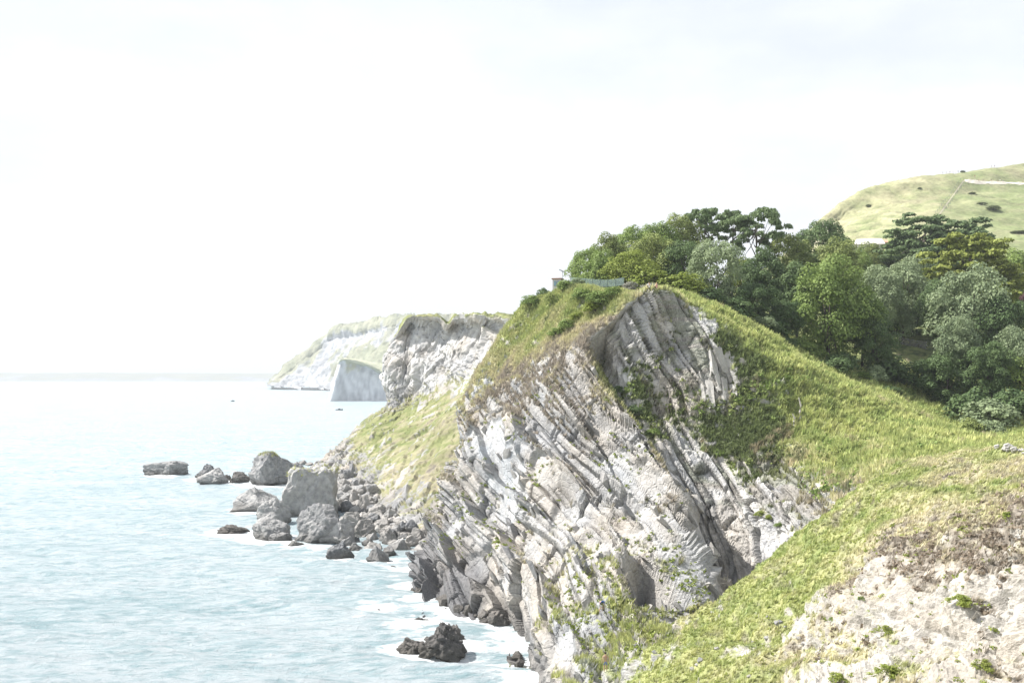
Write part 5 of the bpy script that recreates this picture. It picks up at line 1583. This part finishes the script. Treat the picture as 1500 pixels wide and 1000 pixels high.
for k, q in enumerate(fpts):
    V, Fc = tube([(0, 0, -.3), (0, 0, .8), (.02, 0, 1.55)], [.07, .065, .06], 6)
    me = bpy.data.meshes.new('post'); me.from_pydata(V, [], Fc); me.materials.append(M_POST)
    o = new_obj('post', me, fence); o.location = q - fpts[0]
    if k:
        a, b = fpts[k - 1] - fpts[0], q - fpts[0]
        nrm_f = Vector((-(b - a).y, (b - a).x, 0)).normalized() * .02
        V = [a + nrm_f, b + nrm_f, b + nrm_f + Vector((0, 0, 1.35)), a + nrm_f + Vector((0, 0, 1.35)), a - nrm_f, b - nrm_f, b - nrm_f + Vector((0, 0, 1.35)), a - nrm_f + Vector((0, 0, 1.35))]
        me = bpy.data.meshes.new('net'); me.from_pydata([tuple(v) for v in V], [], [(0, 1, 2, 3), (7, 6, 5, 4), (0, 4, 5, 1), (3, 2, 6, 7), (1, 5, 6, 2), (0, 3, 7, 4)]); me.materials.append(M_NET)
        new_obj('net', me, fence)

# the pale-roofed house at the foot of the down
Yh = 430.0
house = new_obj('house', None)
house.location = ((1272 - CU) / F * Yh, Yh, CAMZ + (HV - 349) / F * Yh - 7.2)
house.rotation_euler = (0, 0, math.radians(-12))
set_props(house, 'house with a wide pale roof half hidden by the wood', 'house')
box('wall', house, M_PLASTER, -5.4, 5.4, -4, 4, -6, 3.9)
def gable(name, parent, mat, x0, x1, y0, y1, z0, z1, yr):
    me = bpy.data.meshes.new(name)
    v = [(x0, y0, z0), (x1, y0, z0), (x1, y1, z0), (x0, y1, z0), (x0 + 1.6, yr, z1), (x1 - .8, yr, z1), (x0, y0, z0 - .25), (x1, y0, z0 - .25), (x1, y1, z0 - .25), (x0, y1, z0 - .25)]
    me.from_pydata(v, [], [(0, 1, 5, 4), (1, 2, 5), (2, 3, 4, 5), (3, 0, 4), (6, 7, 1, 0), (7, 8, 2, 1), (8, 9, 3, 2), (9, 6, 0, 3), (9, 8, 7, 6)])
    me.materials.append(mat)
    return new_obj(name, me, parent)
gable('roof', house, M_WROOF, -6.4, 6.2, -4.8, 4.8, 4.2, 7.0, .5)
gable('annex_roof', house, M_TERRA, 3.0, 8.2, -3.0, 3.5, 5.0, 6.6, .2)
for xx in (-4, -1, 2):
    w_ = box('window', house, M_FRAME, xx, xx + 1.6, -4.05, -4.003, 1.2, 2.9)
    box('pane', w_, M_GLASS, xx + .1, xx + 1.5, -4.08, -4.053, 1.3, 2.8)

# dry stone wall in the shade of the wood
rs = np.random.default_rng(61)
wall = new_obj('dry_stone_wall', None)
wp = []
for u, v in ((1316, 503), (1326, 505), (1337, 508), (1348, 510), (1357, 512)):
    best = min((abs(HV - (ground((u - CU) / F * y_, y_, ('cove',)) - CAMZ) / y_ * F - v), y_) for y_ in np.arange(186, 250, 1.0))
    Yw = best[1] if not wp else .5 * best[1] + .5 * wp[-1].y
    x = (u - CU) / F * Yw
    wp.append(Vector((x, Yw, ground(x, Yw, ('cove',)) + .2)))
wall.location = wp[0]
set_props(wall, 'grey dry stone wall in the shade below the trees', 'wall')
SB = [hull_block(s) for s in range(740, 746)]
for m_ in SB: m_.materials.append(M_BLOCK)
for k in range(len(wp) - 1):
    a, b = wp[k] - wp[0], wp[k + 1] - wp[0]
    for j in range(3):
        for c in range(6):
            q = a.lerp(b, (j + .5 + .5 * (c % 2) - .25) / 3)
            o = new_obj('stone', SB[(k + j + c) % 6], wall)
            o.location = q + Vector((0, rs.normal() * .04, -.6 + c * .34))
            o.scale = (.34, .32, .21); o.rotation_euler = (0, rs.normal() * .08, rs.normal() * .2)

# boats
M_HULL = plain_mat('dark_hull', (.07, .08, .09), .4, 2, .2, 0)
M_DECK = plain_mat('pale_deck', (.6, .6, .58), .6, 2, .1, 0)
def boat(u, v, L_, label, rz=0):
    q = S(u, v)
    e = new_obj('motor_boat', None); e.location = (q[0], q[1], -.05); e.rotation_euler = (0, 0, rz)
    set_props(e, label, 'boat', 'boats far out')
    n = 9; V, Fc = [], []
    for i in range(n):
        t = i / (n - 1); x = (t - .5) * L_
        hw = L_ * .16 * math.sqrt(max(1 - (max(t - .35, 0) / .66) ** 2, .0025)); sh = .9 + .5 * t * t
        V += [(x, -hw, sh), (x, -hw * .7, 0), (x, 0, -.3), (x, hw * .7, 0), (x, hw, sh)]
    for i in range(n - 1):
        for k in range(4):
            Fc.append((i * 5 + k, i * 5 + k + 1, (i + 1) * 5 + k + 1, (i + 1) * 5 + k))
    Fc.append((0, 1, 2, 3, 4))
    me = bpy.data.meshes.new('hull'); me.from_pydata(V, [], Fc); me.materials.append(M_HULL); new_obj('hull', me, e)
    V2 = [V[i * 5] for i in range(n)] + [V[i * 5 + 4] for i in range(n)]
    me = bpy.data.meshes.new('deck'); me.from_pydata([(a, b * .96, c - .12) for a, b, c in V2], [], [(i, i + 1, n + i + 1, n + i) for i in range(n - 1)]); me.materials.append(M_DECK); new_obj('deck', me, e)
    box('cabin', e, M_HULL, -L_ * .15, L_ * .12, -L_ * .08, L_ * .08, .75, 2.0, .1)
    box('windscreen', e, M_GLASS, L_ * .125, L_ * .14, -L_ * .075, L_ * .075, 1.1, 1.95)
boat(497, 600.5, 8.0, 'small dark motor boat off the white chalk cliff', math.radians(8))
boat(341, 587.5, 6.0, 'tiny dark boat far out left of the headlands', math.radians(-12))

# ------------------------------------------------------------------ people
SKIN = plain_mat('skin', (.50, .32, .23), .55, 20, .06, 0)
CLOTH = {k: plain_mat('cloth_' + k, c, .9, 14, .15, .2) for k, c in {
    'blue': (.03, .07, .17), 'denim': (.22, .30, .48), 'white': (.72, .71, .70), 'black': (.025, .025, .03), 'red': (.36, .06, .06), 'grey': (.30, .30, .32), 'pink': (.55, .30, .30), 'navy': (.03, .04, .09)}.items()}
HAIR = plain_mat('dark_hair', (.035, .025, .02), .7, 30, .3, .3)
HAIRB = plain_mat('fair_hair', (.50, .36, .20), .7, 30, .3, .3)

def skin_mesh(name, verts, edges, rad, root=0, sub=2):
    me = bpy.data.meshes.new(name + '_cage')
    me.from_pydata(verts, edges, [])
    o = bpy.data.objects.new('cage', me)
    COL.objects.link(o)
    md = o.modifiers.new('skin', 'SKIN')
    md.use_smooth_shade = True
    for i, r in enumerate(rad):
        sv = me.skin_vertices[0].data[i]
        sv.radius = (r, r) if not isinstance(r, tuple) else r
        sv.use_root = i == root
    sb = o.modifiers.new('sub', 'SUBSURF'); sb.levels = sub; sb.render_levels = sub
    dg = bpy.context.evaluated_depsgraph_get()
    m2 = bpy.data.meshes.new_from_object(o.evaluated_get(dg))
    m2.name = name
    bpy.data.objects.remove(o)
    return m2

# a pose: joint positions, x right, y forward, z up
STAND = dict(pel=(0, 0, .95), wai=(0, .01, 1.10), che=(0, .01, 1.32), nec=(0, .0, 1.49), hea=(0, .02, 1.60), top=(0, .02, 1.72),
             sl=(-.19, 0, 1.43), el=(-.27, -.03, 1.14), wl=(-.31, .04, .90), sr=(.19, 0, 1.43), er=(.27, -.03, 1.14), wr=(.31, .04, .90),
             hl=(-.10, 0, .91), kl=(-.11, .03, .50), al=(-.11, -.02, .09), tl=(-.13, .16, .03), hr=(.10, 0, .91), kr=(.11, .03, .50), ar=(.11, -.02, .09), tr=(.13, .16, .03))
STRIDE = dict(STAND, kl=(-.10, .20, .52), al=(-.10, .22, .09), tl=(-.10, .38, .04), kr=(.10, -.04, .50), ar=(.10, -.28, .14), tr=(.10, -.16, .03), wl=(-.28, -.16, .92), wr=(.28, .20, .95))
BEND = dict(STAND, pel=(0, -.20, .80), wai=(0, -.06, .95), che=(0, .20, 1.03), nec=(0, .37, 1.00), hea=(0, .48, .97), top=(0, .59, .93),
            sl=(-.19, .30, .99), el=(-.26, .38, .70), wl=(-.22, .52, .46), sr=(.19, .30, .99), er=(.26, .40, .72), wr=(.24, .56, .50),
            hl=(-.11, -.20, .77), kl=(-.16, .10, .47), al=(-.16, -.10, .09), tl=(-.18, .08, .03), hr=(.11, -.20, .77), kr=(.15, .16, .50), ar=(.15, .12, .12), tr=(.17, .30, .08))
SIT = dict(STAND, pel=(0, 0, .12), wai=(0, -.03, .28), che=(0, -.02, .50), nec=(0, .03, .67), hea=(0, .07, .77), top=(0, .08, .89),
           sl=(-.19, 0, .60), el=(-.27, .20, .42), wl=(-.16, .42, .46), sr=(.19, 0, .60), er=(.27, .20, .42), wr=(.16, .42, .46),
           hl=(-.10, .04, .12), kl=(-.14, .44, .48), al=(-.13, .66, .10), tl=(-.14, .84, .05), hr=(.10, .04, .12), kr=(.14, .46, .46), ar=(.13, .70, .09), tr=(.14, .88, .05))
RECLINE = dict(STAND, pel=(0, 0, .13), wai=(0, -.14, .20), che=(0, -.32, .34), nec=(0, -.44, .47), hea=(0, -.46, .58), top=(0, -.45, .70),
               sl=(-.19, -.38, .41), el=(-.26, -.55, .12), wl=(-.24, -.32, .06), sr=(.19, -.38, .41), er=(.26, -.55, .12), wr=(.24, -.32, .06),
               hl=(-.10, .06, .12), kl=(-.12, .46, .16), al=(-.13, .88, .08), tl=(-.16, .94, .22), hr=(.10, .06, .12), kr=(.12, .44, .30), ar=(.12, .84, .09), tr=(.13, .92, .22))
RAD = dict(pel=(.15, .11), wai=(.125, .095), che=(.15, .105), nec=.055, hea=.085, top=.07, sl=.06, el=.042, wl=.028, sr=.06, er=.042, wr=.028,
           hl=.09, kl=.06, al=.038, tl=.035, hr=.09, kr=.06, ar=.038, tr=.035)
EDG = [('pel', 'wai'), ('wai', 'che'), ('che', 'nec'), ('nec', 'hea'), ('hea', 'top'), ('che', 'sl'), ('sl', 'el'), ('el', 'wl'), ('che', 'sr'), ('sr', 'er'), ('er', 'wr'),
       ('pel', 'hl'), ('hl', 'kl'), ('kl', 'al'), ('al', 'tl'), ('pel', 'hr'), ('hr', 'kr'), ('kr', 'ar'), ('ar', 'tr')]

def chain_mesh(name, pose, names, grow=1.0, sub=2, extra=None):
    idx = {n: i for i, n in enumerate(names)}
    V = [pose[n] for n in names]
    E = [(idx[a], idx[b]) for a, b in EDG if a in idx and b in idx]
    g = lambda r: tuple(x * grow for x in r) if isinstance(r, tuple) else r * grow
    Rr = [g(RAD[n]) for n in names]
    if extra:
        for (par, pt, r) in extra:
            V.append(pt); Rr.append(r); E.append((idx[par] if isinstance(par, str) else len(names) + par, len(V) - 1))
    return skin_mesh(name, V, E, Rr, 0, sub)

def mid(pose, a, b, t):
    return tuple(np.array(pose[a]) * (1 - t) + np.array(pose[b]) * t)

def hand_extra(pose):
    """palm, four fingers and a thumb past each wrist"""
    ex = []
    for s, (e_, w_) in ((-1, ('el', 'wl')), (1, ('er', 'wr'))):
        a, b = np.array(pose[e_]), np.array(pose[w_])
        d = (b - a) / np.linalg.norm(b - a)
        sd = np.cross(d, [s, .2, 0.3]); sd /= np.linalg.norm(sd)
        k0 = len(ex)
        ex.append((w_, tuple(b + d * .07), .026))
        for j, ln in enumerate((.075, .085, .08, .06)):
            ex.append((k0, tuple(b + d * (.09 + ln) + sd * (j - 1.5) * .026 + np.array([0, .015, 0])), .008))
        ex.append((w_, tuple(b + d * .075 + sd * -.055), .009))
    return ex

def person(pose, loc, rz, label, top=None, bottom=None, hair=HAIR, group=None, sc=1.0, detail=True, share=None, long_top=True):
    e = new_obj('person', None)
    e.location = loc; e.rotation_euler = (0, 0, rz); e.scale = (sc, sc, sc)
    set_props(e, label, 'person', group)
    key = share
    if key is None or key not in _pshare:
        alln = ['pel', 'wai', 'che', 'nec', 'hea', 'top', 'sl', 'el', 'wl', 'sr', 'er', 'wr', 'hl', 'kl', 'al', 'tl', 'hr', 'kr', 'ar', 'tr']
        sub = 2 if detail else 1
        ex = hand_extra(pose) if detail else []
        if detail:
            hd_, tp = np.array(pose['hea']), np.array(pose['top'])
            fw = np.array([0, 1.0, 0]) if abs((tp - hd_)[2]) > abs((tp - hd_)[1]) else np.array([0, 0, -1.0])
            ex.append(('hea', tuple(hd_ + fw * .105 + (tp - hd_) * .15), .012))
        body = chain_mesh('body', pose, alln, 1.0, sub, ex)
        p2 = dict(pose)
        sh_ = chain_mesh('top', pose, ['wai', 'che', 'sl', 'el', 'sr', 'er'] if long_top else ['wai', 'che', 'sl', 'sr'], 1.16, sub, [('wai', mid(pose, 'wai', 'pel', .85), .155)])
        p2['kl'] = mid(pose, 'hl', 'kl', .8); p2['kr'] = mid(pose, 'hr', 'kr', .8)
        st = chain_mesh('bottom', p2, ['pel', 'hl', 'kl', 'hr', 'kr'], 1.14, sub, [('pel', mid(pose, 'pel', 'wai', .4), .13)])
        # hair: a cap on the back and top of the head
        d, f = ico(2)
        hd_, tp = np.array(pose['hea']), np.array(pose['top'])
        keep = d[:, 1] * .7 - d[:, 2] < .25
        up = (tp - hd_) / np.linalg.norm(tp - hd_)
        hm = bpy.data.meshes.new('hair')
        fk = f[keep[f].all(1)]
        c0 = hd_ + up * .065
        pv_ = d * np.array([.098, .108, .115]) + c0 + np.array([0, -.012, .01])
        mesh_np(hm, pv_, fk)
        if share: _pshare[share] = (body, sh_, st, hm)
    else:
        body, sh_, st, hm = _pshare[share]
    def part(nm, me, mt):
        if not me.materials: me.materials.append(mt)
        slot(new_obj(nm, me, e), mt)
    part('body', body, SKIN)
    if top: part('shirt', sh_, CLOTH[top])
    if bottom: part('shorts', st, CLOTH[bottom])
    part('hair', hm, hair)
    return e
_pshare = {}

def at(u, v, which=('head', 'near', 'cove')):
    return look(u, v, which)[0]
g = SPOTS[0]; person(STAND, g + Vector((0, 0, .02)), 0.0, 'shirtless person in light blue shorts standing on the rocks, seen from behind', None, 'denim', sc=1.1)
g = SPOTS[1]; person(BEND, g + Vector((0, 0, .05)), math.radians(-70), 'person in a dark blue top bending forward on the rocky neck', 'blue', 'white', sc=1.2)
for (u, v, ps, rz, tp, bt, hr, lab) in (
        (930, 430, RECLINE, 75, 'navy', 'grey', HAIR, 'person in dark clothes reclining at the left of the hilltop group'),
        (951, 427, SIT, 20, 'white', 'black', HAIR, 'person in a white top sitting in the middle of the hilltop group'),
        (962, 427, SIT, 60, 'pink', 'black', HAIRB, 'fair-haired person sitting at the right of the hilltop group')):
    q = None
    for vv in np.arange(405, 460, .5):           # the brow of the hill under that column
        h = look(u, vv, ('head', 'cove'))
        if h is not None and h[0].y < 172:
            q = h[0]
            break
    person(ps, (q.x, q.y - .1, q.z + .03), math.radians(rz), lab, tp, bt, hr, 'people resting on the hilltop', 1.2)

# walkers on the down, its track, steps and thickets
ppl = [(1381, 'white', 'grey'), (1386, 'black', 'black'), (1391.5, 'grey', 'navy'), (1396, 'pink', 'grey'), (1400, 'white', 'denim'), (1403.5, 'black', 'black'), (1408.5, 'navy', 'black')]
lab_w = 'one of the tiny walkers strung along the crest of the bare down'
def crest(u):
    """the skyline of the down under photo column u"""
    best = None
    for Yq in np.arange(560, 700, 2.0):
        z_ = ground((u - CU) / F * Yq, Yq, ('fl',))
        if z_ is not None:
            s_ = (z_ - CAMZ) / Yq
            if best is None or s_ > best[0]: best = (s_, Yq, z_)
    return Vector(((u - CU) / F * best[1], best[1], best[2]))
for k, (u, tp, bt) in enumerate(ppl):
    lab_w = '%s tiny walker from the left along the crest of the bare down' % ('first', 'second', 'third', 'fourth', 'fifth', 'sixth', 'seventh')[k]
    person(STRIDE, crest(u), k * 1.3, lab_w, tp, bt, HAIR, 'walkers on the crest', 1.0, False, 'walk')
for k, (u, tp, bt, lab) in enumerate(((1452.5, 'navy', 'grey', 'left of two walkers alone against the sky on the down'), (1457, 'blue', 'navy', 'right of two walkers alone against the sky on the down'))):
    person(STRIDE, crest(u), 1.0 + k, lab, tp, bt, HAIR, 'pair on the crest', 1.1, False, 'walk')
lab_t = 'one of the tiny walkers on the pale track across the down'
for k, (u, v, tp, bt) in enumerate(((1428, 260.5, 'red', 'grey'), (1434, 266, 'pink', 'grey'), (1440, 266.2, 'grey', 'black'), (1452, 266.3, 'navy', 'black'), (1461, 266.8, 'navy', 'navy'), (1465, 267, 'white', 'grey'), (1469, 267, 'grey', 'denim'), (1498, 268.5, 'black', 'navy'))):
    h = look(u, v, ('fl',))
    lab_t = 'tiny walker above the bend of the pale track on the down' if k == 0 else '%s tiny walker from the left on the pale track across the down' % ('first', 'second', 'third', 'fourth', 'fifth', 'sixth', 'last')[k - 1]
    if h: person(STRIDE, h[0], k * 1.1, lab_t, tp, bt, HAIR, 'walkers on the track', 1.0, False, 'walk')

def strip(name, pts, width, mat, lift=.12):
    P_ = [look(u, v, ('fl',))[0] for u, v in pts]
    V, Fc = [], []
    for i, q in enumerate(P_):
        d = (P_[min(i + 1, len(P_) - 1)] - P_[max(i - 1, 0)]); s = Vector((-d.y, d.x, 0))
        s = s.normalized() if s.length > 1e-6 else Vector((1, 0, 0))
        for t in (-.5, -.17, .17, .5):
            x, y = q.x + s.x * t * width, q.y + s.y * t * width
            V.append((x, y, (ground(x, y, ('fl',)) or q.z) + lift))
    for i in range(len(P_) - 1):
        for k in range(3):
            Fc.append((i * 4 + k, i * 4 + k + 1, i * 4 + k + 5, i * 4 + k + 4))
    me = bpy.data.meshes.new(name); me.from_pydata(V, [], Fc); me.materials.append(mat)
    o = new_obj(name, me); o['kind'] = 'structure'
    return o
M_TRACK = plain_mat('chalk_track', (.62, .57, .48), .95, .5, .15)
M_STEP = plain_mat('worn_earth', (.33, .31, .22), .95, .5, .2)
strip('chalk_track', [(1413 + k * 3, np.interp(1413 + k * 3, [1413, 1424, 1440, 1470, 1510], [264.5, 266, 267.5, 268, 269.5])) for k in range(33)], 2.4, M_TRACK)
strip('worn_path', [(np.interp(t, [0, 1], [1412, 1376]), 264.5 + t * 50) for t in np.linspace(0, 1, 26)], .7, M_STEP)
for side, lab in ((-1.9, 'left post-and-rail fence beside the worn path on the down'), (1.9, 'right post-and-rail fence beside the worn path on the down')):
    fe = new_obj('path_fence', None)
    pts_ = [look(np.interp(t, [0, 1], [1412, 1376]), 265 + t * 49, ('fl',))[0] for t in np.linspace(0, 1, 14)]
    fe.location = pts_[0]; set_props(fe, lab, 'fence', 'fences on the down')
    pv_ = None
    for q in pts_:
        d = Vector((q.x + side, q.y, 0)); d.z = (ground(d.x, d.y, ('fl',)) or q.z)
        V, Fc = tube([(0, 0, -.2), (0, 0, 1.4)], [.07, .06], 5); me = bpy.data.meshes.new('post'); me.from_pydata(V, [], Fc); me.materials.append(M_POST)
        o = new_obj('post', me, fe); o.location = d - fe.location
        if pv_ is not None:
            V, Fc = tube([pv_ - fe.location + Vector((0, 0, 1.1)), d - fe.location + Vector((0, 0, 1.1))], [.045, .045], 5)
            me = bpy.data.meshes.new('rail'); me.from_pydata(V, [], Fc); me.materials.append(M_POST); new_obj('rail', me, fe)
        pv_ = d
for (u, v, w, h, lab) in ((1438, 300, 18, 4, 'small dark thicket on the down above the largest one'), (1455, 308, 28, 7, 'largest dark thicket on the bare down'), (1448, 323, 12, 3, 'lowest small thicket on the down'), (1424, 284, 16, 3, 'thin grey thicket high on the down'),
                          (1347, 277, 7, 3, 'small dark bush near the crest of the down'), (1410, 256, 9, 3.2, 'dark gorse bush on the skyline of the down beside the walkers'), (1272, 303, 10, 4, 'dark bush on the steep left end of the down'), (1492, 342, 30, 5, 'pale scrub on the lower right of the down')):
    q = crest(u) if v < 258 else look(u, v, ('fl',))[0]
    e = new_obj('thicket', None); e.location = q - Vector((0, 0, .2))
    ww = w / F * q.y
    e.scale = (ww, ww * .8, h / F * q.y * 1.5); e.rotation_euler = (0, 0, u)
    set_props(e, lab, 'thicket', 'thickets on the down')
    v_ = KIND['shrub'][int(u) % 3]
    slot(new_obj('crown', v_[0], e), LEAF['scrub']); new_obj('trunk', v_[1], e)

# ------------------------------------------------------------------ haze
def build_haze():
    me = bpy.data.meshes.new('haze')
    x0, x1, y0, y1, z0, z1 = -13500, 13500, -600, 14000, -7, 260
    v = [(x, y, z) for z in (z0, z1) for y in (y0, y1) for x in (x0, x1)]
    me.from_pydata(v, [], [(0, 2, 3, 1), (4, 5, 7, 6), (0, 1, 5, 4), (2, 6, 7, 3), (0, 4, 6, 2), (1, 3, 7, 5)])
    m = bpy.data.materials.new('sea_haze')
    m.use_nodes = True
    nt = m.node_tree
    nt.nodes.clear()
    out = nt.nodes.new('ShaderNodeOutputMaterial')
    pv = nt.nodes.new('ShaderNodeVolumePrincipled')
    pv.inputs['Color'].default_value = (0.88, 0.945, 1.0, 1)
    pv.inputs['Density'].default_value = HAZE
    pv.inputs['Anisotropy'].default_value = 0.0
    nt.links.new(pv.outputs[0], out.inputs['Volume'])
    me.materials.append(m)
    o = new_obj('haze', me)
    o['kind'] = 'stuff'
HAZE = 0.00012
build_haze()
